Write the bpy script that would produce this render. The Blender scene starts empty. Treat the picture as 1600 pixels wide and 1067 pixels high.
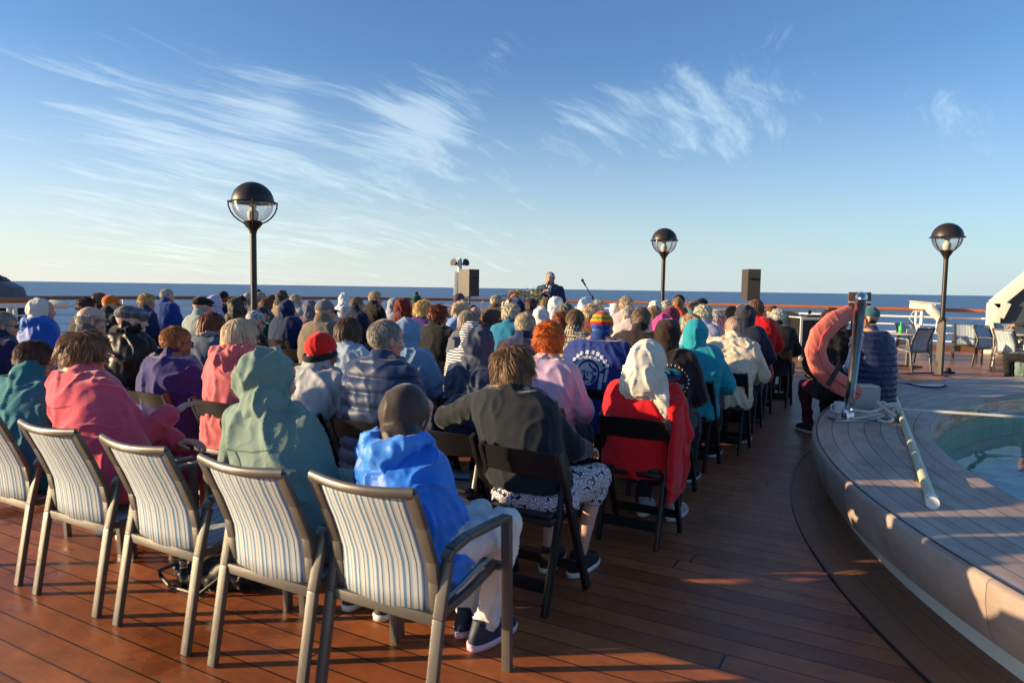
import bpy, bmesh, math, random
import numpy as np
from mathutils import Vector, Matrix, noise, Euler
from mathutils.bvhtree import BVHTree
R = math.radians
random.seed(7)
sc = bpy.context.scene
COL = sc.collection

# ------------------------------------------------------------------ camera, sky, sun, exposure
EYE = 1.55; FPX = 1100.0
YAW = R(29); PITCH = math.atan(83 / FPX); ROLL = R(0.86)
cam_data = bpy.data.cameras.new('camera'); cam = bpy.data.objects.new('camera', cam_data); COL.objects.link(cam)
cam_data.sensor_width = 36; cam_data.lens = FPX * 36 / 1600; cam_data.clip_end = 200000; cam_data.clip_start = 0.05
_v0 = Vector((-math.sin(YAW), math.cos(YAW), 0)); _r0 = Vector((math.cos(YAW), math.sin(YAW), 0)); _z = Vector((0, 0, 1))
_v = _v0 * math.cos(PITCH) - _z * math.sin(PITCH); _u = _z * math.cos(PITCH) + _v0 * math.sin(PITCH)
_cr, _sr = math.cos(ROLL), math.sin(ROLL)
_cr_r = _r0 * _cr + _u * _sr      # image right
_cr_u = _u * _cr - _r0 * _sr      # image up
cam.matrix_world = Matrix(((_cr_r.x, _cr_u.x, -_v.x, 0), (_cr_r.y, _cr_u.y, -_v.y, 0), (_cr_r.z, _cr_u.z, -_v.z, EYE), (0, 0, 0, 1)))
cam_data.dof.use_dof = True; cam_data.dof.focus_distance = 8.5; cam_data.dof.aperture_fstop = 4.5
sc.camera = cam

def ray(x, y):
    return _cr_r * ((x - 800) / FPX) + _cr_u * (-(y - 533.5) / FPX) + _v
def at(x, y, z=0.0):
    d = ray(x, y); t = (z - EYE) / d.z; return Vector((d.x * t, d.y * t, z))
def atd(x, y, w):
    d = ray(x, y); return Vector((d.x * w, d.y * w, EYE + d.z * w))
def aty(x, y, Y):
    d = ray(x, y); t = Y / d.y; return Vector((d.x * t, Y, EYE + d.z * t))

SUN_EL = R(12); sun_from = Vector((-math.cos(YAW + R(4)), -math.sin(YAW + R(4)), 0)) * math.cos(SUN_EL) + _z * math.sin(SUN_EL)
sun_d = bpy.data.lights.new('sun', 'SUN'); sun_d.energy = 5.0; sun_d.angle = R(0.6); sun_d.color = (1.0, 0.74, 0.43)
sun = bpy.data.objects.new('sun', sun_d); COL.objects.link(sun)
sun.rotation_euler = sun_from.to_track_quat('Z', 'Y').to_euler(); sun.location = (-20, -20, 20)
sc.view_settings.view_transform = 'Standard'; sc.view_settings.look = 'None'
sc.view_settings.exposure = 1.0; sc.view_settings.gamma = 1

world = bpy.data.worlds.new('World'); sc.world = world; world.use_nodes = True

class NT:
    def __init__(s, tree): s.t = tree; s.t.nodes.clear(); s.n = 0
    def node(s, typ, **kw):
        nd = s.t.nodes.new(typ)
        for k, v in kw.items(): setattr(nd, k, v)
        return nd
    def link(s, a, b): s.t.links.new(a, b)
    def setin(s, nd, key, val):
        i = nd.inputs[key]
        if hasattr(val, 'links') or isinstance(val, bpy.types.NodeSocket): s.link(val, i)
        else: i.default_value = val
    def math(s, op, a, b=0.0, c=0.0, clamp=False):
        nd = s.node('ShaderNodeMath', operation=op); nd.use_clamp = clamp
        s.setin(nd, 0, a); s.setin(nd, 1, b); s.setin(nd, 2, c); return nd.outputs[0]
    def vmath(s, op, a, b=(0, 0, 0), out=0):
        nd = s.node('ShaderNodeVectorMath', operation=op); s.setin(nd, 0, a); s.setin(nd, 1, b); return nd.outputs[out]
    def noise(s, vec, scale=5, detail=4, rough=.5, dist=0.0, out=0):
        nd = s.node('ShaderNodeTexNoise'); s.setin(nd, 'Vector', vec)
        nd.inputs['Scale'].default_value = scale; nd.inputs['Detail'].default_value = detail
        nd.inputs['Roughness'].default_value = rough; nd.inputs['Distortion'].default_value = dist
        return nd.outputs[out]
    def mapping(s, vec, scale=(1, 1, 1), rot=(0, 0, 0), loc=(0, 0, 0)):
        nd = s.node('ShaderNodeMapping'); s.setin(nd, 'Vector', vec)
        nd.inputs['Scale'].default_value = scale; nd.inputs['Rotation'].default_value = rot; nd.inputs['Location'].default_value = loc
        return nd.outputs[0]
    def ramp(s, fac, stops, interp='LINEAR'):
        nd = s.node('ShaderNodeValToRGB'); s.setin(nd, 0, fac); cr = nd.color_ramp; cr.interpolation = interp
        while len(cr.elements) < len(stops): cr.elements.new(0.5)
        for e, (p, c) in zip(cr.elements, stops):
            e.position = p; e.color = (c[0], c[1], c[2], 1) if hasattr(c, '__len__') else (c, c, c, 1)
        return nd.outputs[0]
    def mix(s, fac, a, b, typ='MIX'):
        nd = s.node('ShaderNodeMix', data_type='RGBA', blend_type=typ)
        s.setin(nd, 0, fac)
        for key, v in ((6, a), (7, b)):
            if isinstance(v, bpy.types.NodeSocket): s.link(v, nd.inputs[key])
            else: nd.inputs[key].default_value = (v[0], v[1], v[2], 1)
        return nd.outputs[2]
    def sep(s, vec):
        nd = s.node('ShaderNodeSeparateXYZ'); s.setin(nd, 0, vec); return nd.outputs
    def comb(s, x, y, z):
        nd = s.node('ShaderNodeCombineXYZ'); s.setin(nd, 0, x); s.setin(nd, 1, y); s.setin(nd, 2, z); return nd.outputs[0]
    def bump(s, h, strength=.3, dist=.01):
        nd = s.node('ShaderNodeBump'); s.setin(nd, 'Height', h); nd.inputs['Strength'].default_value = strength
        nd.inputs['Distance'].default_value = dist; return nd.outputs[0]

def build_world():
    n = NT(world.node_tree)
    out = n.node('ShaderNodeOutputWorld'); bg = n.node('ShaderNodeBackground')
    sky = n.node('ShaderNodeTexSky'); sky.sky_type = 'NISHITA'; sky.sun_disc = False
    sky.sun_elevation = SUN_EL; sky.sun_rotation = math.atan2(sun_from.x, sun_from.y)
    sky.air_density = 1.0; sky.dust_density = 0.6; sky.ozone_density = 2.2; sky.altitude = 0
    tc = n.node('ShaderNodeTexCoord'); d = tc.outputs['Generated']
    x, y, z = n.sep(d)
    # cirrus: directions flattened on to a high plane, combed into fibres
    zz = n.math('ADD', n.math('MAXIMUM', z, 0.0), 0.12)
    px = n.math('DIVIDE', x, zz); py = n.math('DIVIDE', y, zz)
    P = n.comb(px, py, 0.0)
    warp = n.noise(P, 0.55, 3, .5, 0, out=1)
    Pw = n.vmath('ADD', P, n.vmath('SCALE', n.vmath('SUBTRACT', warp, (.5, .5, .5)), (0, 0, 0)))
    sc_ = n.node('ShaderNodeVectorMath', operation='SCALE'); n.link(n.vmath('SUBTRACT', warp, (.5, .5, .5)), sc_.inputs[0]); sc_.inputs[3].default_value = .8
    Pw = n.vmath('ADD', P, sc_.outputs[0])
    fib = n.noise(n.mapping(Pw, scale=(3.2, 0.8, 1), rot=(0, 0, R(62))), 2.4, 9, .68, .25)
    fib2 = n.noise(n.mapping(Pw, scale=(3.5, 0.6, 1), rot=(0, 0, R(38))), 1.3, 8, .66, .8)
    fm = n.math('MULTIPLY', n.math('ADD', fib, fib2), .5)
    big = n.noise(P, .45, 2, .5)
    fm = n.math('ADD', fm, n.math('MULTIPLY', n.math('SUBTRACT', big, .5), .25))
    blobs = None
    for (bx, by, rad, amp) in CLOUDS:
        c = ray(bx, by).normalized()
        dist = n.vmath('DISTANCE', d, tuple(c), out=1)
        b = n.math('MULTIPLY', n.math('SUBTRACT', 1.0, n.math('DIVIDE', dist, rad), clamp=True), amp)
        blobs = b if blobs is None else n.math('ADD', blobs, b)
    cov = n.math('ADD', n.math('MULTIPLY', n.math('SUBTRACT', fm, .50), 4.2), n.math('SUBTRACT', n.math('MULTIPLY', blobs, .85), .62))
    m = n.node('ShaderNodeMapRange', interpolation_type='SMOOTHSTEP'); n.link(cov, m.inputs[0])
    m.inputs[1].default_value = 0.05; m.inputs[2].default_value = 1.0; m.inputs[3].default_value = 0; m.inputs[4].default_value = .32
    # low veil near the horizon, warmer towards the sun
    veil = n.math('MULTIPLY', n.math('SUBTRACT', 1.0, n.math('DIVIDE', n.math('MAXIMUM', z, 0.0), .30), clamp=True), 1.0)
    veil = n.math('POWER', veil, 1.6)
    dots = n.vmath('DOT_PRODUCT', d, tuple(sun_from), out=1)
    warm = n.math('MULTIPLY', n.math('ADD', dots, 1.0), .5, clamp=True)
    vcol = n.mix(warm, (3.3, 4.7, 5.6), (7.6, 7.1, 6.2))
    tint = n.mix(1.0, sky.outputs[0], (0.74, 0.98, 1.26), 'MULTIPLY')
    base = n.mix(n.math('MULTIPLY', veil, .72), tint, vcol)
    ccol = n.mix(warm, (5.6, 7.4, 8.4), (8.4, 8.8, 8.2))
    col = n.mix(m.outputs[0], base, ccol)
    n.link(col, bg.inputs[0]); bg.inputs[1].default_value = 0.080
    n.link(bg.outputs[0], out.inputs[0])
CLOUDS = [(520, 320, .36, .68), (300, 290, .28, .36), (720, 300, .22, .45), (640, 180, .09, .45), (695, 170, .06, .6), (430, 190, .08, .4), (905, 180, .10, .66), (990, 175, .12, .50), (1060, 190, .12, .50),
          (1150, 150, .12, .50), (1240, 140, .12, .54), (1160, 225, .10, .5), (1490, 190, .08, .62), (1430, 140, .06, .5), (1590, 160, .07, .5), (800, 45, .07, .6), (770, 88, .05, .6), (1000, 270, .28, .32), (560, 380, .4, .35), (1450, 300, .3, .25), (120, 320, .3, .4), (150, 220, .2, .3), (1090, 120, .07, .6), (640, 225, .09, .55)]
build_world()

# ------------------------------------------------------------------ helpers
def tag(o, label=None, cat=None, group=None, kind=None):
    if label: o['label'] = label
    if cat: o['category'] = cat
    if group: o['group'] = group
    if kind: o['kind'] = kind
    return o
def empty(name, loc=(0, 0, 0), rz=0, label=None, cat=None, group=None):
    o = bpy.data.objects.new(name, None); COL.objects.link(o); o.location = loc; o.rotation_euler = (0, 0, rz)
    o.empty_display_size = .1
    return tag(o, label, cat, group)
def link_mesh(name, me, mat=None, parent=None, loc=None, rot=None, scale=None):
    o = bpy.data.objects.new(name, me); COL.objects.link(o)
    if mat is not None:
        if len(me.materials) == 0: me.materials.append(mat)
        if me.materials[0] != mat:
            o.material_slots[0].link = 'OBJECT'; o.material_slots[0].material = mat
    if parent: o.parent = parent
    if loc is not None: o.location = loc
    if rot is not None: o.rotation_euler = rot
    if scale is not None: o.scale = scale
    return o
def copy_tree(o, parent=None):
    c = o.copy(); COL.objects.link(c)
    if parent: c.parent = parent
    for ch in [q for q in bpy.data.objects if q.parent == o]: copy_tree(ch, c)
    return c
KIDS = {}
def frame_from(d, up=Vector((0, 0, 1))):
    d = d.normalized(); s = d.cross(up)
    if s.length < 1e-4: s = d.cross(Vector((0, 1, 0)))
    s.normalize(); return s, s.cross(d).normalized()

class G:
    def __init__(s): s.v = []; s.f = []; s.uv = {}
    def add(s, vs, fs):
        b = len(s.v); s.v += [tuple(q) for q in vs]; s.f += [tuple(i + b for i in f) for f in fs]; return s
    def box(s, c, size, rot=None, bev=0.0):
        hx, hy, hz = size[0] / 2, size[1] / 2, size[2] / 2; M = rot or Matrix.Identity(3); c = Vector(c)
        if bev <= 0:
            vs = [c + M @ Vector((a * hx, b * hy, e * hz)) for a in (-1, 1) for b in (-1, 1) for e in (-1, 1)]
            return s.add(vs, [(0, 1, 3, 2), (4, 6, 7, 5), (0, 4, 5, 1), (2, 3, 7, 6), (0, 2, 6, 4), (1, 5, 7, 3)])
        bm = bmesh.new(); bmesh.ops.create_cube(bm, size=1)
        for q in bm.verts: q.co = Vector((q.co.x * size[0], q.co.y * size[1], q.co.z * size[2]))
        bmesh.ops.bevel(bm, geom=bm.edges[:], offset=bev, segments=2, affect='EDGES', profile=.6)
        bm.verts.index_update(); vs = [c + M @ q.co for q in bm.verts]; fs = [tuple(q.index for q in f.verts) for f in bm.faces]; bm.free()
        return s.add(vs, fs)
    def beam(s, p0, p1, w, t, up=Vector((0, 0, 1)), bev=0.0):
        p0, p1 = Vector(p0), Vector(p1); d = p1 - p0; a, b = frame_from(d, up); M = Matrix((a, d.normalized(), b)).transposed()
        return s.box((p0 + p1) / 2, (w, d.length, t), M, bev)
    def tube(s, pts, r, seg=10, closed=False, caps=True, sx=1.0, up=None):
        pts = [Vector(p) for p in pts]; n = len(pts); rs = r if hasattr(r, '__len__') else [r] * n; vs = []; fs = []
        prev = None
        for i, p in enumerate(pts):
            if closed: d = pts[(i + 1) % n] - pts[i - 1]
            else: d = pts[min(i + 1, n - 1)] - pts[max(i - 1, 0)]
            d.normalize()
            if prev is None: a, b = frame_from(d, up or Vector((0, 0, 1)))
            else:
                a = (prev - d * prev.dot(d))
                if a.length < 1e-5: a, _ = frame_from(d)
                a.normalize(); b = a.cross(d).normalized()
            prev = a
            for k in range(seg):
                th = 2 * math.pi * k / seg; vs.append(p + (a * math.cos(th) * sx + b * math.sin(th)) * rs[i])
        m = n if closed else n - 1
        for i in range(m):
            for k in range(seg):
                fs.append((i * seg + k, i * seg + (k + 1) % seg, ((i + 1) % n) * seg + (k + 1) % seg, ((i + 1) % n) * seg + k))
        if caps and not closed: fs.append(tuple(range(seg))[::-1]); fs.append(tuple(range((n - 1) * seg, n * seg)))
        return s.add(vs, fs)
    def ell(s, c, r, rot=None, nu=14, nv=9):
        c = Vector(c); M = rot or Matrix.Identity(3); vs = []; fs = []
        for j in range(1, nv):
            ph = math.pi * j / nv
            for i in range(nu):
                th = 2 * math.pi * i / nu
                vs.append(c + M @ Vector((r[0] * math.sin(ph) * math.cos(th), r[1] * math.sin(ph) * math.sin(th), r[2] * math.cos(ph))))
        top = len(vs); vs.append(c + M @ Vector((0, 0, r[2]))); vs.append(c + M @ Vector((0, 0, -r[2])))
        for j in range(nv - 2):
            for i in range(nu):
                k = (i + 1) % nu; fs.append((j * nu + i, (j + 1) * nu + i, (j + 1) * nu + k, j * nu + k))
        for i in range(nu):
            k = (i + 1) % nu; fs.append((top, i, k)); fs.append((top + 1, (nv - 2) * nu + k, (nv - 2) * nu + i))
        return s.add(vs, fs)
    def cap(s, p0, p1, r0, r1, seg=12):
        p0, p1 = Vector(p0), Vector(p1); d = (p1 - p0).normalized(); pts = []; rs = []
        for a in (80, 55, 28): pts.append(p0 - d * r0 * math.sin(R(a))); rs.append(r0 * math.cos(R(a)))
        pts.append(p0); rs.append(r0); pts.append((p0 + p1) / 2); rs.append((r0 + r1) / 2); pts.append(p1); rs.append(r1)
        for a in (28, 55, 80): pts.append(p1 + d * r1 * math.sin(R(a))); rs.append(r1 * math.cos(R(a)))
        return s.tube(pts, rs, seg)
    def limb(s, ps, rs, seg=12):
        for i in range(len(ps) - 1): s.cap(ps[i], ps[i + 1], rs[i], rs[i + 1], seg)
        return s
    def loft(s, rings, seg=24, p=2.3):
        """rings: (cx, cy, cz, hw, hd) stacked upward"""
        vs = []; fs = []
        for (cx, cy, cz, hw, hd) in rings:
            for k in range(seg):
                th = 2 * math.pi * k / seg; c, q = math.cos(th), math.sin(th)
                vs.append((cx + hw * math.copysign(abs(c) ** (2 / p), c), cy + hd * math.copysign(abs(q) ** (2 / p), q), cz))
        n = len(rings)
        for i in range(n - 1):
            for k in range(seg): fs.append((i * seg + k, i * seg + (k + 1) % seg, (i + 1) * seg + (k + 1) % seg, (i + 1) * seg + k))
        fs.append(tuple(range(seg))[::-1]); fs.append(tuple(range((n - 1) * seg, n * seg)))
        return s.add(vs, fs)
    def lathe(s, prof, c=(0, 0, 0), seg=24, capb=True):
        vs = []; fs = []; n = len(prof)
        for (r, z) in prof:
            for k in range(seg): th = 2 * math.pi * k / seg; vs.append((c[0] + r * math.cos(th), c[1] + r * math.sin(th), c[2] + z))
        for i in range(n - 1):
            for k in range(seg): fs.append((i * seg + k, i * seg + (k + 1) % seg, (i + 1) * seg + (k + 1) % seg, (i + 1) * seg + k))
        if capb: fs.append(tuple(range(seg))[::-1]); fs.append(tuple(range((n - 1) * seg, n * seg)))
        return s.add(vs, fs)
    def mesh(s, name, smooth=True):
        me = bpy.data.meshes.new(name); me.from_pydata(s.v, [], s.f); me.update()
        if smooth: me.shade_smooth()
        return me
    def build(s, name, mat, parent=None, smooth=True, loc=None, rz=None, sharp=35):
        me = s.mesh(name, smooth)
        if smooth and sharp: 
            bm = bmesh.new(); bm.from_mesh(me); bmesh.ops.recalc_face_normals(bm, faces=bm.faces)
            a = R(sharp)
            for e in bm.edges:
                if len(e.link_faces) == 2 and e.calc_face_angle(0) > a: e.smooth = False
            bm.to_mesh(me); bm.free()
        return link_mesh(name, me, mat, parent, loc, None if rz is None else (0, 0, rz))

_tmp = None
def remesh(g, voxel, smooth=6, fac=.5):
    """closed pieces of g joined into one skin; returns mesh data"""
    me = bpy.data.meshes.new('t'); me.from_pydata(g.v, [], g.f)
    bm = bmesh.new(); bm.from_mesh(me); bmesh.ops.recalc_face_normals(bm, faces=bm.faces); bm.to_mesh(me); bm.free()
    o = bpy.data.objects.new('t', me); COL.objects.link(o)
    m = o.modifiers.new('r', 'REMESH'); m.mode = 'VOXEL'; m.voxel_size = voxel; m.use_smooth_shade = True
    if smooth:
        q = o.modifiers.new('s', 'SMOOTH'); q.iterations = smooth; q.factor = fac
    dg = bpy.context.evaluated_depsgraph_get(); dg.update()
    r = bpy.data.meshes.new_from_object(o.evaluated_get(dg), depsgraph=dg)
    bpy.data.objects.remove(o); bpy.data.meshes.remove(me)
    r.shade_smooth()
    return r
def get_co(me):
    a = np.empty(len(me.vertices) * 3); me.vertices.foreach_get('co', a); return a.reshape(-1, 3)
def set_co(me, a): me.vertices.foreach_set('co', a.ravel()); me.update()
def get_no(me):
    a = np.empty(len(me.vertices) * 3, dtype=np.float32); me.vertex_normals.foreach_get('vector', a); return a.reshape(-1, 3)
def folds(me, amp=.006, f=9.0, seed=0, stretch=(1, 1, .45), puff=0, puffamp=.010, fine=0):
    co = get_co(me); no = get_no(me).astype(float); off = seed * 7.13
    d = np.zeros(len(co)); N = noise.noise
    for i, (x, y, z) in enumerate(co):
        wx = N((x * 4 + off, y * 4, z * 4)) * .12
        a = N(((x + wx + z * .35) * f * stretch[0] + off, (y - wx) * f * stretch[1], (z + wx) * f * stretch[2]))
        b = N((x * f * 2.3 + off, y * f * 2.3 + 3, (z + x * .3) * f * 1.1))
        d[i] = ((1 - min(1, abs(a) * 3.2)) ** 2 - .25) * amp * 1.5 + b * amp * .6
        if fine: c_ = N((x * f * 2.6 + wx * 9 + off, y * f * 2.6, (z * 1.0 + x * .8) * f * 1.7)); d[i] += ((1 - min(1, abs(c_) * 4.5)) ** 2 - .2) * amp * fine
    if puff: d += (np.abs(np.sin(co[:, 2] * math.pi / puff + co[:, 0] * .6)) ** .55 - .6) * puffamp
    set_co(me, co + no * d[:, None])
def join_pydata(parts):
    """parts: list of (mesh, matrix4) merged in one mesh"""
    V = []; F = []; b = 0
    for me, M in parts:
        co = get_co(me); A = np.array(M); V.append(co @ A[:3, :3].T + A[:3, 3])
        flip = M.determinant() < 0
        for p in me.polygons:
            vs = [v + b for v in p.vertices]; F.append(vs[::-1] if flip else vs)
        b += len(co)
    me = bpy.data.meshes.new('j'); me.from_pydata(np.vstack(V).tolist(), [], F); me.update(); me.shade_smooth(); return me
def del_verts(me, mask):
    bm = bmesh.new(); bm.from_mesh(me); bm.verts.ensure_lookup_table()
    bmesh.ops.delete(bm, geom=[bm.verts[i] for i in np.nonzero(mask)[0]], context='VERTS'); bm.to_mesh(me); bm.free(); me.shade_smooth()

# ------------------------------------------------------------------ materials
MC = {}
def new_mat(key):
    m = bpy.data.materials.new(key); m.use_nodes = True; n = NT(m.node_tree)
    out = n.node('ShaderNodeOutputMaterial'); b = n.node('ShaderNodeBsdfPrincipled'); n.link(b.outputs[0], out.inputs[0]); return m, n, b, out
def fabric(c, rough=.85, kind='plain', c2=None, scale=1.0, sheen=.25, bump=.25):
    key = ('f', tuple(c), rough, kind, tuple(c2) if c2 else None, scale, sheen)
    if key in MC: return MC[key]
    m, n, b, out = new_mat('fabric_' + kind)
    tc = n.node('ShaderNodeTexCoord').outputs['Object']
    if c2 is None: c2 = tuple(q * .4 for q in c)
    base = (c[0], c[1], c[2]); h = n.noise(tc, 420, 2, .6); col = None
    big = n.noise(tc, 7, 4, .6)
    if kind == 'stripeh':
        z = n.sep(tc)[2]; s = n.math('GREATER_THAN', n.math('SINE', n.math('MULTIPLY', z, 6.283 / scale)), .1)
        col = n.mix(s, base, c2)
    elif kind == 'rib':
        z = n.sep(tc)[2]; s = n.math('SINE', n.math('MULTIPLY', z, 6.283 / scale)); h = n.math('ADD', n.math('MULTIPLY', s, 1.4), h); col = n.mix(n.math('MULTIPLY', n.math('ADD', s, 1), .12), base, tuple(q * .6 for q in c)); bump = .35
    elif kind == 'ribv':
        x, y, _ = n.sep(tc); s = n.math('SINE', n.math('MULTIPLY', n.math('ADD', x, y), 6.283 / scale)); h = n.math('ADD', n.math('MULTIPLY', s, 1.2), h); bump = .7
    elif kind == 'rainbow':
        z = n.math('MULTIPLY', n.sep(tc)[2], scale)
        col = n.ramp(n.math('FRACT', z), [(0, (.02, .06, .35)), (.14, (.55, .02, .02)), (.28, (.75, .28, .01)), (.42, (.05, .22, .06)), (.52, (.78, .30, .02)), (.66, (.6, .02, .02)), (.8, (.02, .30, .35)), (.9, (.03, .05, .4))], 'CONSTANT')
    elif kind == 'lattice':
        v = n.node('ShaderNodeTexVoronoi', feature='F1'); n.link(tc, v.inputs['Vector']); v.inputs['Scale'].default_value = 38 / scale; v.inputs['Randomness'].default_value = .15
        w = n.math('GREATER_THAN', n.math('SINE', n.math('MULTIPLY', v.outputs['Distance'], 13)), .1); col = n.mix(w, base, c2)
    elif kind == 'floral':
        v = n.node('ShaderNodeTexVoronoi', feature='F1'); n.link(tc, v.inputs['Vector']); v.inputs['Scale'].default_value = 26 / scale; v.inputs['Randomness'].default_value = .35
        # petals around each cell centre
        dv = n.vmath('SUBTRACT', n.vmath('MULTIPLY', tc, (26 / scale,) * 3), n.vmath('MULTIPLY', v.outputs['Position'], (26 / scale,) * 3))
        dx, dy, dz = n.sep(dv); ang = n.math('ARCTAN2', dz, n.math('ADD', dx, n.math('MULTIPLY', dy, .7)))
        pet = n.math('ABSOLUTE', n.math('SINE', n.math('MULTIPLY', ang, 4)))
        w = n.math('GREATER_THAN', n.math('ADD', pet, n.math('MULTIPLY', v.outputs['Distance'], .9)), .92); ring_ = n.math('LESS_THAN', v.outputs['Distance'], .62)
        col = n.mix(n.math('MULTIPLY', w, ring_), base, c2)
    elif kind == 'camo':
        w = n.math('GREATER_THAN', n.noise(tc, 45 / scale, 2), .52); col = n.mix(w, base, c2)
    elif kind == 'plaid':
        x, y, z = n.sep(tc); s = n.math('GREATER_THAN', n.math('SINE', n.math('MULTIPLY', z, 6.283 / scale)), .3); t = n.math('GREATER_THAN', n.math('SINE', n.math('MULTIPLY', n.math('ADD', x, y), 6.283 / scale)), .3)
        col = n.mix(n.math('MULTIPLY', n.math('ADD', s, t), .5), base, c2)
    elif kind == 'fleece':
        h = n.noise(tc, 120, 4, .7); bump = .5; sheen = .6
    elif kind == 'shell':
        h = n.math('ADD', n.math('MULTIPLY', n.noise(tc, 30, 5, .6, 1.0), 1.0), n.math('MULTIPLY', h, .1)); bump = .35
    if col is None: col = n.mix(0.0, base, base)
    k = n.math('ADD', n.math('MULTIPLY', big, .5), .75)
    col2 = n.mix(1.0, col, n.comb(k, k, k), 'MULTIPLY'); n.link(col2, b.inputs['Base Color'])
    b.inputs['Roughness'].default_value = rough; b.inputs['Sheen Weight'].default_value = sheen; b.inputs['Sheen Roughness'].default_value = .4
    b.inputs['Specular IOR Level'].default_value = .25
    n.link(n.bump(h, bump, .004), b.inputs['Normal']); MC[key] = m; return m
def solid(name, c, rough=.5, metal=0.0, var=.15, bump=0.0, spec=.5, scale=12, coat=0):
    key = ('s', name)
    if key in MC: return MC[key]
    m, n, b, out = new_mat(name); tc = n.node('ShaderNodeTexCoord').outputs['Object']; nz = n.noise(tc, scale, 5, .6)
    k = n.math('ADD', n.math('MULTIPLY', nz, var * 2), 1 - var)
    n.link(n.mix(1.0, c, n.comb(k, k, k), 'MULTIPLY'), b.inputs['Base Color']); b.inputs['Metallic'].default_value = metal
    n.link(n.math('ADD', rough - .08, n.math('MULTIPLY', nz, .16)), b.inputs['Roughness']); b.inputs['Specular IOR Level'].default_value = spec
    b.inputs['Coat Weight'].default_value = coat
    if bump: n.link(n.bump(n.noise(tc, scale * 12, 3), bump, .002), b.inputs['Normal'])
    MC[key] = m; return m
def skin_mat(c):
    key = ('skin', c)
    if key in MC: return MC[key]
    m, n, b, out = new_mat('skin'); tc = n.node('ShaderNodeTexCoord').outputs['Object']; nz = n.noise(tc, 22, 5, .6)
    n.link(n.mix(nz, tuple(q * .82 for q in c), (min(1, c[0] * 1.15), c[1] * 1.05, c[2])), b.inputs['Base Color']); b.inputs['Roughness'].default_value = .5
    b.inputs['Subsurface Weight'].default_value = .12; b.inputs['Subsurface Radius'].default_value = (.02, .007, .004); b.inputs['Subsurface Scale'].default_value = .5
    n.link(n.bump(n.noise(tc, 150, 4), .15, .002), b.inputs['Normal']); MC[key] = m; return m
def hair_mat(c):
    key = ('hair', c)
    if key in MC: return MC[key]
    m, n, b, out = new_mat('hair')
    at_ = n.node('ShaderNodeAttribute', attribute_name='tone'); t = at_.outputs['Fac']
    dark = tuple(q * .45 for q in c); light = tuple(min(1, q * 1.5 + .02) for q in c)
    col = n.mix(t, dark, light); n.link(col, b.inputs['Base Color']); b.inputs['Roughness'].default_value = .45; b.inputs['Specular IOR Level'].default_value = .4
    tr = n.node('ShaderNodeBsdfTranslucent'); n.link(col, tr.inputs[0]); mx = n.node('ShaderNodeMixShader'); mx.inputs[0].default_value = .3
    n.link(b.outputs[0], mx.inputs[1]); n.link(tr.outputs[0], mx.inputs[2]); n.link(mx.outputs[0], out.inputs[0]); MC[key] = m; return m

def deck_mat():
    m, n, b, out = new_mat('teak_deck'); tc = n.node('ShaderNodeTexCoord').outputs['Object']; x, y, z = n.sep(tc)
    P = .1353
    yy = n.math('DIVIDE', n.math('SUBTRACT', y, .02), P); row = n.math('FLOOR', yy); fr = n.math('FRACT', yy)
    wn = n.node('ShaderNodeTexWhiteNoise', noise_dimensions='1D'); n.link(row, wn.inputs['W'])
    xx = n.math('ADD', n.math('DIVIDE', x, 2.9), n.math('MULTIPLY', wn.outputs[0], 7.0)); bx = n.math('FRACT', xx); bid = n.math('FLOOR', xx)
    w2 = n.node('ShaderNodeTexWhiteNoise', noise_dimensions='2D'); n.link(n.comb(row, bid, 0), w2.inputs['Vector'])
    seam = n.math('MAXIMUM', n.math('LESS_THAN', fr, .055), n.math('LESS_THAN', bx, .0035))
    grain = n.noise(n.mapping(tc, scale=(1.5, 34, 1)), 3, 6, .6, .4); blot = n.noise(tc, 1.7, 5, .62, .3); blot2 = n.noise(tc, 6.5, 4, .6)
    c = n.mix(w2.outputs[0], (.30, .080, .022), (.54, .165, .048)); c = n.mix(n.math('MULTIPLY', n.ramp(grain, [(.35, 0), (.7, 1)]), .55), c, (.19, .058, .022))
    wet = n.ramp(n.math('ADD', n.math('MULTIPLY', blot, .7), n.math('MULTIPLY', blot2, .3)), [(.50, 0), (.60, 1)])
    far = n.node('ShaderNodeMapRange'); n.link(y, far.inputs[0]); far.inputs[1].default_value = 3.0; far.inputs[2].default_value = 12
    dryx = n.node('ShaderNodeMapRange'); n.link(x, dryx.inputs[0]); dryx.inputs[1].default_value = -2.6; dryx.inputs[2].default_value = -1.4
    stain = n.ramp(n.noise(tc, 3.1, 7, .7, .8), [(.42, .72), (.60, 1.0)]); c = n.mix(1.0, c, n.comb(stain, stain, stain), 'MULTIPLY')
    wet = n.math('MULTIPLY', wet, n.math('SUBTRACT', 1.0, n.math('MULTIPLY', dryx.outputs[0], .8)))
    c = n.mix(n.math('MULTIPLY', far.outputs[0], .6), c, (.44, .20, .105))  # far planks greyer: dry teak, with reflected sky put into the colour
    c = n.mix(n.math('MULTIPLY', wet, .5), c, (.085, .026, .012)); c = n.mix(seam, c, (.012, .009, .008))
    n.link(c, b.inputs['Base Color'])
    rr = n.math('SUBTRACT', n.math('ADD', .33, n.math('MULTIPLY', blot2, .25)), n.math('MULTIPLY', wet, .36)); n.link(rr, b.inputs['Roughness'])
    b.inputs['Specular IOR Level'].default_value = .45
    h = n.math('SUBTRACT', n.math('MULTIPLY', grain, .25), n.math('MULTIPLY', seam, 1.0)); n.link(n.bump(h, .35, .004), b.inputs['Normal'])
    return m
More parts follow.
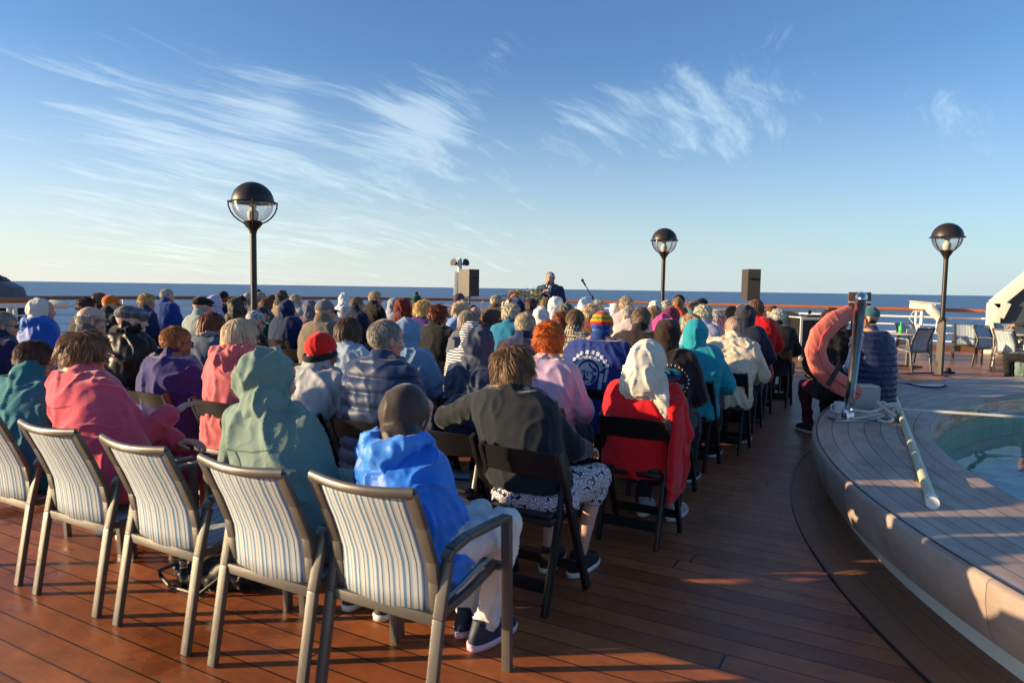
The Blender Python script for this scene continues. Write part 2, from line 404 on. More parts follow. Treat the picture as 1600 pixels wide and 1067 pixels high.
def uvwood(name, nplank, cols, rough=.6, seamw=.05, butt=1.9, vlen=1.0, cross=False, spec=.35):
    """planks run along U (metres); V in 0..1 across"""
    m, n, b, out = new_mat(name); uv = n.node('ShaderNodeUVMap', uv_map='UVMap').outputs[0]; u, v, _ = n.sep(uv)
    vv = n.math('MULTIPLY', v, nplank); row = n.math('FLOOR', vv); fr = n.math('FRACT', vv)
    wn = n.node('ShaderNodeTexWhiteNoise', noise_dimensions='1D'); n.link(row, wn.inputs['W'])
    xx = n.math('ADD', n.math('DIVIDE', u, butt), n.math('MULTIPLY', wn.outputs[0], 0.0)); bx = n.math('FRACT', xx)
    w2 = n.node('ShaderNodeTexWhiteNoise', noise_dimensions='2D'); n.link(n.comb(row, n.math('FLOOR', xx), 0), w2.inputs['Vector'])
    seam = n.math('MAXIMUM', n.math('GREATER_THAN', n.math('ABSOLUTE', n.math('SUBTRACT', fr, .5)), .5 - seamw / 2), n.math('LESS_THAN', bx, .0022))
    P = n.comb(u, n.math('MULTIPLY', v, vlen), 0)
    grain = n.noise(n.mapping(P, scale=(1.2, 30, 1)), 2.2, 6, .65, .6); blot = n.noise(n.mapping(P, scale=(.8, 3, 1)), 2.6, 6, .65, .5)
    c = n.mix(n.ramp(blot, [(.35, 0), (.65, 1)]), cols[0], cols[1]); c = n.mix(n.math('MULTIPLY', grain, .6), c, cols[2]); k = n.math('ADD', n.math('MULTIPLY', w2.outputs[0], .22), .89)
    c = n.mix(1.0, c, n.comb(k, k, k), 'MULTIPLY'); c = n.mix(seam, c, (.010, .009, .010)); n.link(c, b.inputs['Base Color'])
    b.inputs['Roughness'].default_value = rough; b.inputs['Specular IOR Level'].default_value = spec
    n.link(n.bump(n.math('SUBTRACT', n.math('MULTIPLY', grain, .3), seam), .4, .004), b.inputs['Normal']); return m
def sling_mat():
    m, n, b, out = new_mat('striped_sling'); uv = n.node('ShaderNodeUVMap', uv_map='UVMap').outputs[0]; u, v, _ = n.sep(uv)
    st = n.ramp(n.math('FRACT', n.math('MULTIPLY', u, 3.5)), [(0, (.60, .64, .66)), (.09, (.05, .08, .16)), (.13, (.58, .62, .64)), (.24, (.16, .30, .48)), (.34, (.64, .66, .66)), (.47, (.20, .19, .18)), (.50, (.66, .68, .68)), (.61, (.12, .27, .46)), (.72, (.60, .64, .66)), (.83, (.04, .06, .13)), (.87, (.36, .47, .56)), (.95, (.64, .66, .66))], 'CONSTANT')
    wv = n.node('ShaderNodeTexChecker'); n.link(n.mapping(uv, scale=(1, 1.6, 1)), wv.inputs[0]); wv.inputs['Scale'].default_value = 150
    c = n.mix(n.math('MULTIPLY', wv.outputs['Fac'], .12), st, (.05, .05, .06)); n.link(c, b.inputs['Base Color']); b.inputs['Roughness'].default_value = .7
    tr = n.node('ShaderNodeBsdfTranslucent'); n.link(c, tr.inputs[0]); mx = n.node('ShaderNodeMixShader'); mx.inputs[0].default_value = .18
    n.link(n.bump(wv.outputs['Fac'], .3, .001), b.inputs['Normal'])
    n.link(b.outputs[0], mx.inputs[1]); n.link(tr.outputs[0], mx.inputs[2]); n.link(mx.outputs[0], out.inputs[0]); return m
def glass_mat(name, c=(1, 1, 1), rough=.02, alpha=.25):
    m, n, b, out = new_mat(name); t = n.node('ShaderNodeBsdfTransparent'); t.inputs[0].default_value = (*c, 1); g = n.node('ShaderNodeBsdfGlossy'); g.inputs['Roughness'].default_value = rough
    lw = n.node('ShaderNodeLayerWeight'); lw.inputs[0].default_value = .35; mx = n.node('ShaderNodeMixShader')
    n.link(n.math('ADD', n.math('MULTIPLY', lw.outputs['Facing'], .6), alpha, clamp=True), mx.inputs[0]); n.link(t.outputs[0], mx.inputs[1]); n.link(g.outputs[0], mx.inputs[2]); n.link(mx.outputs[0], out.inputs[0]); return m

M_black = solid('black_resin', (.010, .010, .012), .33, var=.2, spec=.5)
M_blackvinyl = solid('black_vinyl', (.012, .013, .016), .45, var=.2, bump=.3)
M_bronze = solid('taupe_aluminium', (.115, .106, .095), .38, metal=.35, var=.12)
M_lamp = solid('dark_bronze_paint', (.030, .022, .019), .42, metal=.2, var=.2)
M_white = solid('white_paint', (.74, .73, .70), .4, var=.06)
M_cream = solid('cream_paint', (.70, .66, .56), .45, var=.06)
M_railwood = solid('varnished_rail', (.32, .105, .040), .35, var=.25, scale=4)
M_railwood_dark = M_railwood
M_steel = solid('brushed_steel', (.55, .56, .58), .22, metal=1.0, var=.08)
M_rope = fabric((.62, .60, .56), .9, 'rib', scale=.012)
M_sling = sling_mat()
M_glass = glass_mat('clear_glass', alpha=.12)
M_bulb = solid('frosted_bulb', (.75, .70, .60), .5, var=.05)
M_eye = solid('eye', (.05, .035, .03), .15)
M_lens = solid('dark_lens', (.015, .012, .015), .1)

# ------------------------------------------------------------------ the ship's deck and the sea
OC = Vector((6.6, 7.0)); OR = 7.25; IC = Vector((5.9, 6.75)); IR = 5.65; BZ = .42
def circ_pt(c, r, a, z): return Vector((c.x - r * math.cos(a), c.y + r * math.sin(a), z))
RAIL = [(-19.2, -14), (-19.4, -4), (-19.3, 4), (-19.0, 9.5), (-18.3, 13.2), (-16.9, 16.8), (-14.6, 19.6), (-11.6, 21.6), (-8, 22.6), (-4, 22.9), (0, 22.9), (1.95, 22.9), (9, 22.9), (14, 21), (18.5, 16), (19.5, 8), (19.5, -14)]
def build_setting():
    bm = bmesh.new()
    outer = [bm.verts.new((x * 1.012, y * 1.012 + .1, 0)) for x, y in RAIL] 
    for a, b in zip(outer, outer[1:] + outer[:1]): bm.edges.new((a, b))
    hole = [bm.verts.new(circ_pt(IC, IR + .1, 2 * math.pi * k / 72, 0)) for k in range(72)]
    for a, b in zip(hole, hole[1:] + hole[:1]): bm.edges.new((a, b))
    bmesh.ops.triangle_fill(bm, use_beauty=True, edges=bm.edges[:])
    bmesh.ops.recalc_face_normals(bm, faces=bm.faces)
    if sum(f.normal.z for f in bm.faces) < 0: bmesh.ops.reverse_faces(bm, faces=bm.faces)
    me = bpy.data.meshes.new('deck'); bm.to_mesh(me); bm.free()
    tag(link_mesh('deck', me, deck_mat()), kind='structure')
    # hull side under the deck edge
    g = G(); pts = [(x * 1.012, y * 1.012 + .1) for x, y in RAIL]; n = len(pts)
    g.add([(x, y, -.02) for x, y in pts] + [(x * .9, y * .9, -24) for x, y in pts], [(i, i + n, (i + 1) % n + n, (i + 1) % n) for i in range(n)])
    tag(g.build('hull', M_white, smooth=False), kind='structure')
    # sea
    m, nn, b, out = new_mat('sea_water'); tc = nn.node('ShaderNodeTexCoord').outputs['Object']
    b.inputs['Base Color'].default_value = (.022, .062, .125, 1); b.inputs['Roughness'].default_value = .42; b.inputs['IOR'].default_value = 1.33; b.inputs['Specular IOR Level'].default_value = .32
    w = nn.noise(nn.mapping(tc, scale=(1, 1.8, 1), rot=(0, 0, R(20))), .09, 6, .62, .3); w2 = nn.noise(tc, .012, 4, .6)
    wc = nn.noise(nn.mapping(tc, scale=(1, 3.0, 1), rot=(0, 0, R(29))), .05, 7, .7, .2)
    nn.link(nn.mix(nn.ramp(wc, [(.35, 0), (.68, 1)]), (.055, .135, .27), (.11, .22, .38)), b.inputs['Base Color'])
    nn.link(nn.bump(nn.math('ADD', nn.math('MULTIPLY', w, 1.0), nn.math('MULTIPLY', w2, 2.0)), .9, 1.6), b.inputs['Normal'])
    g = G(); S = 60000; N = 1
    g.add([(-S, -S, -22), (S, -S, -22), (S, S, -22), (-S, S, -22)], [(0, 1, 2, 3)])
    tag(g.build('sea', m, smooth=False), kind='structure')
    # curved border planks round the pool
    def strip(name, f_in, f_out, z, mat, a0, a1, n=140, kind=None, parent=None, zin=None, zout=None, cols=8):
        bm = bmesh.new(); uvl = bm.loops.layers.uv.new('UVMap'); rows = []
        for i in range(n + 1):
            a = a0 + (a1 - a0) * i / n; p, q = f_in(a), f_out(a); rows.append([(bm.verts.new(p.lerp(q, j / cols)), j / cols) for j in range(cols + 1)])
        L = 0
        for i in range(n):
            d = (rows[i][0][0].co - rows[i + 1][0][0].co).length
            for j in range(cols):
                f = bm.faces.new((rows[i][j][0], rows[i][j + 1][0], rows[i + 1][j + 1][0], rows[i + 1][j][0])); f.smooth = True
                for lp, uv in zip(f.loops, ((L, j / cols), (L, (j + 1) / cols), (L + d, (j + 1) / cols), (L + d, j / cols))): lp[uvl].uv = uv
            L += d
        bmesh.ops.recalc_face_normals(bm, faces=bm.faces)
        me = bpy.data.meshes.new(name); bm.to_mesh(me); bm.free(); return link_mesh(name, me, mat, parent)
    bord = uvwood('border_planks', 3, ((.27, .115, .055), (.34, .145, .070), (.19, .080, .040)), .5, .02, butt=3.1, vlen=.6)
    AB = 1.25
    tag(strip('deck_border', lambda a: circ_pt(OC, OR - .25, a, .004), lambda a: circ_pt(Vector((6.55, 6.75)), 7.31, a, .004), 0, bord, -AB, AB, kind='structure'), kind='structure')
    g = G(); g.tube([circ_pt(Vector((6.55, 6.75)), 7.31, -AB + 2 * AB * i / 140, .003) for i in range(141)], .008, 6); tag(g.build('deck_border_seam', M_black), kind='structure')
    # pool surround: a bench ring of weathered teak
    ring = empty('pool_bench', (0, 0, 0), 0, 'weathered grey teak ring bench curving round the small deck pool', 'bench')
    weath = uvwood('weathered_teak', 7, ((.40, .27, .205), (.60, .49, .42), (.24, .155, .115)), .55, .045, butt=2.6, vlen=1.0)
    weath2 = uvwood('weathered_fascia', 1, ((.30, .225, .18), (.45, .38, .33), (.19, .135, .105)), .55, .0, butt=1.45, vlen=.3)
    A = math.pi
    strip('bench_top', lambda a: circ_pt(OC, OR - .03, a, BZ), lambda a: circ_pt(IC, IR, a, BZ), 0, weath, -A, A, 220, parent=ring)
    # fascia with rounded nosing
    prof = [(-.03, 0), (-.008, -.006), (.0, -.022), (.0, -.10), (-.015, -.19), (-.05, -.27)]
    bm = bmesh.new(); uvl = bm.loops.layers.uv.new('UVMap'); rows = []; N = 240
    for i in range(N + 1):
        a = -A + 2 * A * i / N; rows.append([bm.verts.new(circ_pt(OC, OR + dr, a, BZ + dz - .001)) for dr, dz in prof])
    for i in range(N):
        d = (rows[i][0].co - rows[i + 1][0].co).length
        for j in range(len(prof) - 1):
            f = bm.faces.new((rows[i][j], rows[i][j + 1], rows[i + 1][j + 1], rows[i + 1][j])); f.smooth = True
            vs = [.5 + .09 * k for k in (j, j + 1, j + 1, j)]
            for lp, uu, vv in zip(f.loops, (i * d, i * d, i * d + d, i * d + d), vs): lp[uvl].uv = (uu, vv)
    bmesh.ops.recalc_face_normals(bm, faces=bm.faces); me = bpy.data.meshes.new('fascia'); bm.to_mesh(me); bm.free(); link_mesh('fascia', me, weath2, ring)
    strip('plinth', lambda a: circ_pt(OC, OR - .16, a, .0), lambda a: circ_pt(OC, OR - .16, a, BZ - .24), 0, M_cream, -A, A, 200, parent=ring, cols=1)
    g = G(); g.tube([circ_pt(OC, OR - .035, -A + 2 * A * i / 240, BZ - .0) for i in range(240)], .005, 6, closed=True); g.build('caulk_line', M_black, ring)
    strip('inner_lip', lambda a: circ_pt(IC, IR, a, BZ), lambda a: circ_pt(IC, IR - .03, a, BZ - .05), 0, weath2, -A, A, 200, parent=ring, cols=1)
    # pool shell
    pool = empty('pool', (5.9, 6.75, 0), 0, 'small round pool with marble rim and blue mosaic floor under clear water', 'pool')
    mm, n, b, out = new_mat('red_marble'); uv = n.node('ShaderNodeUVMap', uv_map='UVMap').outputs[0]; u, v, _ = n.sep(uv)
    nz = n.noise(n.comb(u, v, 0), 2.4, 6, .6, .8); c = n.ramp(nz, [(.35, (.38, .15, .09)), (.5, (.50, .26, .18)), (.62, (.62, .52, .46))])
    jt = n.math('LESS_THAN', n.math('FRACT', n.math('DIVIDE', u, .62)), .012); n.link(n.mix(jt, c, (.10, .05, .04)), b.inputs['Base Color']); b.inputs['Roughness'].default_value = .3
    def rel(f): return lambda a: f(a) - Vector((5.9, 6.75, 0))
    strip('marble_band', rel(lambda a: circ_pt(IC, IR - .03, a, BZ - .05)), rel(lambda a: circ_pt(IC, IR - .05, a, .24)), 0, mm, -A, A, 200, parent=pool, cols=1)
    mt, n, b, out = new_mat('green_tiles'); uv = n.node('ShaderNodeUVMap', uv_map='UVMap').outputs[0]
    br = n.node('ShaderNodeTexBrick'); n.link(n.mapping(uv, scale=(1, .5, 1)), br.inputs[0]); br.offset = 0; br.inputs['Color1'].default_value = (.26, .33, .22, 1); br.inputs['Color2'].default_value = (.20, .29, .20, 1); br.inputs['Mortar'].default_value = (.12, .15, .10, 1)
    br.inputs['Scale'].default_value = 1; br.inputs['Brick Width'].default_value = .25; br.inputs['Row Height'].default_value = .25; br.inputs['Mortar Size'].default_value = .006; n.link(br.outputs[0], b.inputs['Base Color']); b.inputs['Roughness'].default_value = .25
    strip('tile_band', rel(lambda a: circ_pt(IC, IR - .05, a, .24)), rel(lambda a: circ_pt(IC, IR - .05, a, -.30)), 0, mt, -A, A, 200, parent=pool, cols=1)
    mf, n, b, out = new_mat('mosaic_floor'); tc = n.node('ShaderNodeTexCoord').outputs['Object']
    P = n.mapping(tc, scale=(4.2, 4.2, 1), rot=(0, 0, R(29))); x, y, z = n.sep(P)
    fx = n.math('FRACT', x); fy = n.math('FRACT', y); joint = n.math('MAXIMUM', n.math('LESS_THAN', fx, .05), n.math('LESS_THAN', fy, .05))
    wn = n.node('ShaderNodeTexWhiteNoise', noise_dimensions='2D'); n.link(n.comb(n.math('FLOOR', n.math('MULTIPLY', x, .5)), n.math('FLOOR', y), 0), wn.inputs['Vector'])
    wn2 = n.node('ShaderNodeTexWhiteNoise', noise_dimensions='2D'); n.link(n.comb(n.math('FLOOR', x), n.math('FLOOR', n.math('MULTIPLY', y, .25)), 0), wn2.inputs['Vector'])
    c = n.ramp(n.math('ADD', n.math('MULTIPLY', wn.outputs[0], .6), n.math('MULTIPLY', wn2.outputs[0], .4)), [(0, (.02, .10, .26)), (.22, (.02, .24, .36)), (.38, (.04, .40, .42)), (.5, (.20, .50, .52)), (.6, (.45, .60, .60)), (.7, (.05, .17, .34)), (.8, (.50, .52, .36))], 'CONSTANT')
    n.link(n.mix(1.0, n.mix(joint, c, (.30, .36, .36)), (.36, .78, .90), 'MULTIPLY'), b.inputs['Base Color']); b.inputs['Roughness'].default_value = .4
    g = G(); g.add([(0, 0, -.30)] + [tuple(rel(lambda a: circ_pt(IC, IR - .03, a, -.30))(2 * math.pi * k / 96)) for k in range(96)], [(0, k + 1, (k + 1) % 96 + 1) for k in range(96)]); g.build('mosaic_floor', mf, pool, smooth=False)
    mw, n, b, out = new_mat('pool_water'); t = n.node('ShaderNodeBsdfTransparent'); t.inputs[0].default_value = (.78, .95, .98, 1); gl = n.node('ShaderNodeBsdfGlossy'); gl.inputs['Roughness'].default_value = .03
    tc = n.node('ShaderNodeTexCoord').outputs['Object']; bp = n.bump(n.noise(tc, 2.6, 2, .5), .12, .02); n.link(bp, gl.inputs['Normal']); fr = n.node('ShaderNodeFresnel'); fr.inputs[0].default_value = 1.4; n.link(bp, fr.inputs['Normal'])
    mx = n.node('ShaderNodeMixShader'); n.link(n.math('MULTIPLY', fr.outputs[0], .20), mx.inputs[0]); n.link(t.outputs[0], mx.inputs[1]); n.link(gl.outputs[0], mx.inputs[2]); n.link(mx.outputs[0], out.inputs[0])
    g = G(); g.add([(0, 0, 0)] + [tuple(rel(lambda a: circ_pt(IC, IR - .055, a, 0))(2 * math.pi * k / 96)) for k in range(96)], [(0, k + 1, (k + 1) % 96 + 1) for k in range(96)]); 
    tag(g.build('water', mw, smooth=False, loc=(5.9, 6.75, .12)), kind='structure')
build_setting()

# ------------------------------------------------------------------ guard rail round the bow
def build_rail():
    t = empty('guard_rail', (0, 22, 0), 0, 'ship guard rail with varnished wooden cap and white posts around the deck edge', 'railing')
    pts = [Vector((x, y, 0)) for x, y in RAIL[:12]]
    # smooth the polyline
    sm = []
    for i in range(len(pts) - 1):
        p0 = pts[max(i - 1, 0)]; p1 = pts[i]; p2 = pts[i + 1]; p3 = pts[min(i + 2, len(pts) - 1)]
        for k in range(8):
            s = k / 8; sm.append(.5 * ((2 * p1) + (p2 - p0) * s + (2 * p0 - 5 * p1 + 4 * p2 - p3) * s * s + (-p0 + 3 * p1 - 3 * p2 + p3) * s ** 3))
    sm.append(pts[-1]); o = Vector((0, 22, 0)); sm = [p - o for p in sm]
    H = 1.13
    g = G(); g.tube([p + Vector((0, 0, H)) for p in sm], .05, 8, sx=1.0); 
    g.build('handrail_cap', M_railwood, t)
    for h in (.26, .48, .70, .92):
        g = G(); g.tube([p + Vector((0, 0, h)) for p in sm], .022 if h < .9 else .03, 8); g.build('rail_bar', M_white, t)
    g = G()
    for a, b in zip(sm, sm[1:]): g.beam(a + Vector((0, 0, .08)), b + Vector((0, 0, .08)), .03, .15)
    g.build('kickboard', solid('kickboard_brown', (.10, .042, .022), .5, var=.2), t)
    L = 0; nxt = 1.0
    for a, b in zip(sm, sm[1:]):
        d = (b - a).length
        while nxt < L + d:
            p = a.lerp(b, (nxt - L) / d)
            if p.y + 22 > 3:
                g = G(); g.tube([p, p + Vector((0, 0, H - .04))], .033, 10); g.box(p + Vector((0, 0, H - .05)), (.16, .05, .02)); g.build('post', M_white, t)
            nxt += 2.25
        L += d
build_rail()

# ------------------------------------------------------------------ lamps
def street_lamp(px, py_eq, w, label, src=None):
    p = atd(px, py_eq, w); EQ = 2.64
    if src is None:
        t = empty('deck_lamp', (p.x, p.y, 0), R(20), label, 'lamp', 'globe lamps on tall posts'); r = .275
        g = G(); g.tube([(0, 0, .0), (0, 0, 1.05)], .075, 4); g.box((0, 0, .01), (.24, .24, .02)); g.build('post_base', M_lamp, t, smooth=False)
        g = G(); g.tube([(0, 0, 1.05), (0, 0, EQ - r - .1)], .042, 12); g.lathe([(.055, 1.03), (.07, 1.06), (.045, 1.12)], seg=12); g.build('pole', M_lamp, t)
        g = G(); g.lathe([(.042, EQ - r - .14), (.05, EQ - r - .10), (.075, EQ - r - .06), (.12, EQ - r + .015), (.10, EQ - r + .03)], seg=20); g.build('collar', M_lamp, t)
        g = G(); g.lathe([(r * math.cos(R(a)), EQ + r * math.sin(R(a)) * .98) for a in (0, 8, 20, 32, 45, 58, 70, 80, 88)] , seg=32); g.build('dome_shade', M_lamp, t)
        g = G(); g.lathe([(r * .985 * math.cos(R(a)), EQ - .004 - r * .97 * math.sin(R(a))) for a in (0, 10, 22, 35, 48, 58, 66)], seg=32, capb=False); g.build('glass_bowl', M_glass, t)
        g = G(); g.tube([(math.cos(2 * math.pi * k / 32) * (r + .02), math.sin(2 * math.pi * k / 32) * (r + .02), EQ) for k in range(32)], .011, 8, closed=True); g.build('rim_ring', M_lamp, t)
        for k in range(4):
            a = math.pi / 2 * k + .5; g = G(); ps = [(math.cos(a) * q, math.sin(a) * q, z) for q, z in [((r + .035) * math.cos(R(b)), EQ - (r + .02) * math.sin(R(b))) for b in (-2, 12, 26, 40, 54, 68)]] + [(math.cos(a) * .07, math.sin(a) * .07, EQ - r - .06)]
            g.tube(ps, .010, 8); g.build('rib', M_lamp, t)
        g = G(); g.lathe([(.055, EQ - r + .03), (.07, EQ - r + .08), (.075, EQ - .13), (.05, EQ - .10)], seg=16); g.build('bulb', M_bulb, t)
        g = G(); g.lathe([(.02, EQ - .12), (.05, EQ - .06), (.045, EQ - .02)], seg=12); g.build('lamp_socket', M_cream, t)
    else:
        t = copy_tree(src); t.location = (p.x, p.y, 0); t['label'] = label
    return t
L0 = street_lamp(395, 317, 9.4, 'tall black globe lamp post rising from the crowd on the left')
street_lamp(1038, 377, 15.4, 'smaller looking distant globe lamp post left of the right loudspeaker', L0)
street_lamp(1480, 377, 13.4, 'globe lamp post beside the striped patio chairs near the pool', L0)

# ------------------------------------------------------------------ chairs
def sheet(name, grid, uvs, mat, parent, thick=.004):
    """grid rows of points -> thin closed sheet with uv"""
    bm = bmesh.new(); uvl = bm.loops.layers.uv.new('UVMap'); V = [[bm.verts.new(p) for p in r] for r in grid]
    for i in range(len(V) - 1):
        for j in range(len(V[0]) - 1):
            f = bm.faces.new((V[i][j], V[i][j + 1], V[i + 1][j + 1], V[i + 1][j])); f.smooth = True
            for lp, uv in zip(f.loops, (uvs[i][j], uvs[i][j + 1], uvs[i + 1][j + 1], uvs[i + 1][j])): lp[uvl].uv = uv
    bm.normal_update(); r = bmesh.ops.solidify(bm, geom=bm.faces[:], thickness=thick)
    me = bpy.data.meshes.new(name); bm.to_mesh(me); bm.free(); return link_mesh(name, me, mat, parent)
def make_sling_chair():
    t = empty('patio_chair')
    bv = .005
    for s in (-1, 1):
        g = G()
        x0, x1 = s * .245, s * .275
        pts = [(x0, 0, 0), (x0, .07, .40), (s * .25, .115, .60)]
        for a, b in zip(pts, pts[1:]): g.beam(a, b, .042, .026, Vector((0, 1, 0)), bv)
        g.build('rear_leg', M_bronze, t)
        g = G(); arm = [(s * .25, .10, .60), (s * .253, .125, .632), (s * .26, .22, .650), (s * .272, .40, .650), (s * .275, .505, .645)]
        for a, b in zip(arm, arm[1:]): g.beam(a, b, .044, .024, bev=bv)
        g.build('armrest', M_bronze, t)
        g = G(); g.beam((s * .275, .50, .652), (s * .272, .53, 0), .040, .03, Vector((0, 1, 0)), bv); g.build('front_leg', M_bronze, t)
    # seat / back frame
    prof = [(.53, .435), (.50, .438), (.3, .405), (.14, .392), (.105, .40), (.092, .43), (.085, .52), (.07, .60), (.01, .74), (-.055, .875)]
    g = G()
    for s in (-1, 1):
        for (a, b) in zip(prof[:4], prof[1:5]): g.beam((s * .218, a[0], a[1]), (s * .218, b[0], b[1]), .022, .030, bev=.003)
    g.box((0, .525, .432), (.56, .028, .03)); g.build('seat_frame', M_bronze, t)
    g = G()
    for s in (-1, 1):
        for (a, b) in zip(prof[4:-1], prof[5:]): g.beam((s * .215, a[0], a[1]), (s * .215, b[0], b[1]), .040, .024, Vector((0, 1, 0)), .004)
    topc = [(-.225 + .45 * k / 10, -.055 - .035 * math.sin(math.pi * k / 10), .875 - .010 * math.sin(math.pi * k / 10)) for k in range(11)]
    g.tube(topc, .019, 12, sx=.65, up=Vector((0, 0, 1)))
    g.build('back_frame', M_bronze, t)
    g = G(); g.box((0, .075, .392), (.50, .024, .04), bev=.003); g.build('crossbar', M_bronze, t)
    def grid(pr, nx, sag):
        out = []; uvs = []; L = 0
        for i, (y, z) in enumerate(pr):
            if i: L += math.hypot(y - pr[i - 1][0], z - pr[i - 1][1])
            q = math.sin(math.pi * min(1, i / (len(pr) - 1)))
            out.append([Vector((-.198 + .396 * k / nx, y, z)) + sag * math.sin(math.pi * k / nx) for k in range(nx + 1)]); uvs.append([(k / nx, L / .4) for k in range(nx + 1)])
        return out, uvs
    gr, uv = grid([(.525, .452), (.45, .448), (.38, .436), (.3, .42), (.2, .408), (.14, .405)], 12, Vector((0, 0, -.015))); sheet('seat_sling', gr, uv, M_sling, t)
    gr, uv = grid([(.088, .405), (.083, .47), (.078, .53), (.070, .585), (.045, .65), (.02, .71), (-.01, .77), (-.035, .825), (-.05, .866)], 12, Vector((0, -.028, 0))); sheet('back_sling', gr, uv, M_sling, t)
    return t
def make_folding_chair():
    t = empty('folding_chair')
    W = .215
    for s in (-1, 1):
        g = G(); g.beam((s * W, .055, .780), (s * W, .41, 0), .028, .048, Vector((0, 1, 0)), .007); g.build('front_leg', M_black, t)
        g = G(); g.beam((s * (W - .030), .185, .60), (s * (W - .030), .0, 0), .028, .046, Vector((0, 1, 0)), .007); g.build('rear_leg', M_black, t)
    gr = []; 
    g = G(); 
    for (z0, z1) in ((.650, .772),):
        n = 10; vs = []; fs = []
        for k in range(n + 1):
            x = -W + 2 * W * k / n; bow = -.035 * math.sin(math.pi * k / n); top = .008 * math.sin(math.pi * k / n)
            for (yy, zz) in ((.068 + .045, z0), (.068, z1 + top), (.068 - .02, z1 + top), (.068 + .025, z0)): vs.append((x, yy + bow, zz))
        for k in range(n):
            for j in range(4): fs.append((k * 4 + j, k * 4 + (j + 1) % 4, (k + 1) * 4 + (j + 1) % 4, (k + 1) * 4 + j))
        fs.append((0, 1, 2, 3)); fs.append(tuple(n * 4 + j for j in (3, 2, 1, 0))); g.add(vs, fs)
    g.build('backrest', M_black, t)
    g = G(); g.box((0, .235, .435), (.37, .38, .035), bev=.01); g.build('seat_frame', M_black, t)
    g = G(); g.box((0, .235, .462), (.34, .35, .024), bev=.010); g.build('seat_pad', M_blackvinyl, t)
    g = G(); g.beam((-W + .014, .352, .13), (W - .014, .352, .13), .018, .050); g.build('front_stretcher', M_black, t)
    g = G(); g.beam((-W + .045, .040, .13), (W - .045, .040, .13), .018, .060); g.build('rear_stretcher', M_black, t)
    g = G(); g.tube([(-W - .02, .185, .47), (W + .02, .185, .47)], .006, 8); g.build('pivot_rod', M_steel, t)
    return t
SL0 = make_sling_chair(); FC0 = make_folding_chair(); _used = {'s': False, 'f': False}
def chair(kind, x, y, rz, label, group, far=False):
    src = SL0 if kind == 's' else FC0
    if not _used[kind]: o = src; _used[kind] = True
    else: o = copy_tree(src)
    o.location = (x, y, .004 if False else 0); o.rotation_euler = (0, 0, rz); tag(o, label, 'chair', group); return o
GS = 'striped patio chairs on the deck'
for x, y, a, lab in [(-4.13, 1.84, 0, 'striped patio chair at the left edge with the teal shirted person in it'),
                  (-3.45, 1.835, 1, 'striped patio chair holding the woman in the pink fleece'),
                  (-2.80, 1.835, -1, 'empty striped patio chair between the pink fleece and the green raincoat'),
                  (-2.14, 1.83, 0, 'striped patio chair holding the person in the hooded green raincoat'),
                  (-1.60, 1.88, 1, 'nearest striped patio chair with the bright blue jacket person in it'),
                  (-4.80, 1.86, 0, 'striped patio chair leftmost in the row, mostly out of the picture')][:5]:
    chair('s', x, y, R(a), lab, GS)

# far striped chairs and tables by the pool
def far_chair(px, py, rz, lab): p = at(px, py, 0); return chair('s', p.x, p.y, rz, lab, GS)
far_chair(1440, 581, YAW + R(18), 'dark framed striped chair with its back to the pool left of the lamp post')
far_chair(1412, 566, YAW + R(185), 'striped chair behind the table with the green bottle')
far_chair(1505, 566, YAW + R(155), 'striped chair facing the pool just right of the lamp post')
far_chair(1532, 572, YAW + R(196), 'sunlit cream striped chair second right of the lamp post')
far_chair(1566, 562, YAW + R(178), 'striped chair behind the round table near the white windbreak')
far_chair(1566, 582, YAW + R(-72), 'chair seen side on in front of the round table at the right edge')
def table(px, py, lab, r=.38):
    p = at(px, py, 0); t = empty('round_table', p, 0, lab, 'table', 'round tables by the rail')
    g = G(); g.lathe([(r - .01, .70), (r, .705), (r, .725), (r - .008, .73)], seg=32); g.build('table_top', solid('table_top', (.30, .27, .25), .35), t)
    g = G(); g.tube([(0, 0, .03), (0, 0, .70)], .03, 12); g.build('pedestal', M_bronze, t)
    for k in range(4):
        a = math.pi / 2 * k + .4; g = G(); g.beam((0, 0, .04), (.32 * math.cos(a), .32 * math.sin(a), .02), .05, .03); g.build('foot', M_black, t)
    return p
tp = table(1416, 574, 'round table with a green bottle on it left of the lamp post')
table(1594, 574, 'round table at the right edge in front of the white windbreak')

b = empty('bottle', tp + Vector((-.14, -.12, .731)), 0, 'green plastic bottle standing on the round table', 'bottle')
mg = solid('green_plastic', (.04, .45, .06), .3); g = G(); g.lathe([(.04, 0), (.045, .02), (.045, .12), (.02, .17), (.015, .20)], seg=14); g.build('bottle_body', mg, b); g = G(); g.lathe([(.018, .2), (.018, .23)], seg=10); g.build('bottle_cap', mg, b)
b = empty('napkin_box', tp + Vector((.05, .02, .731)), R(20), 'white napkin holder on the round table beside the green bottle', 'napkin holder'); g = G(); g.box((0, 0, .04), (.16, .08, .08), bev=.01); g.build('holder', M_white, b); g = G(); g.box((0, 0, .088), (.12, .045, .016), bev=.003); g.build('napkins', fabric((.7, .7, .68)), b)

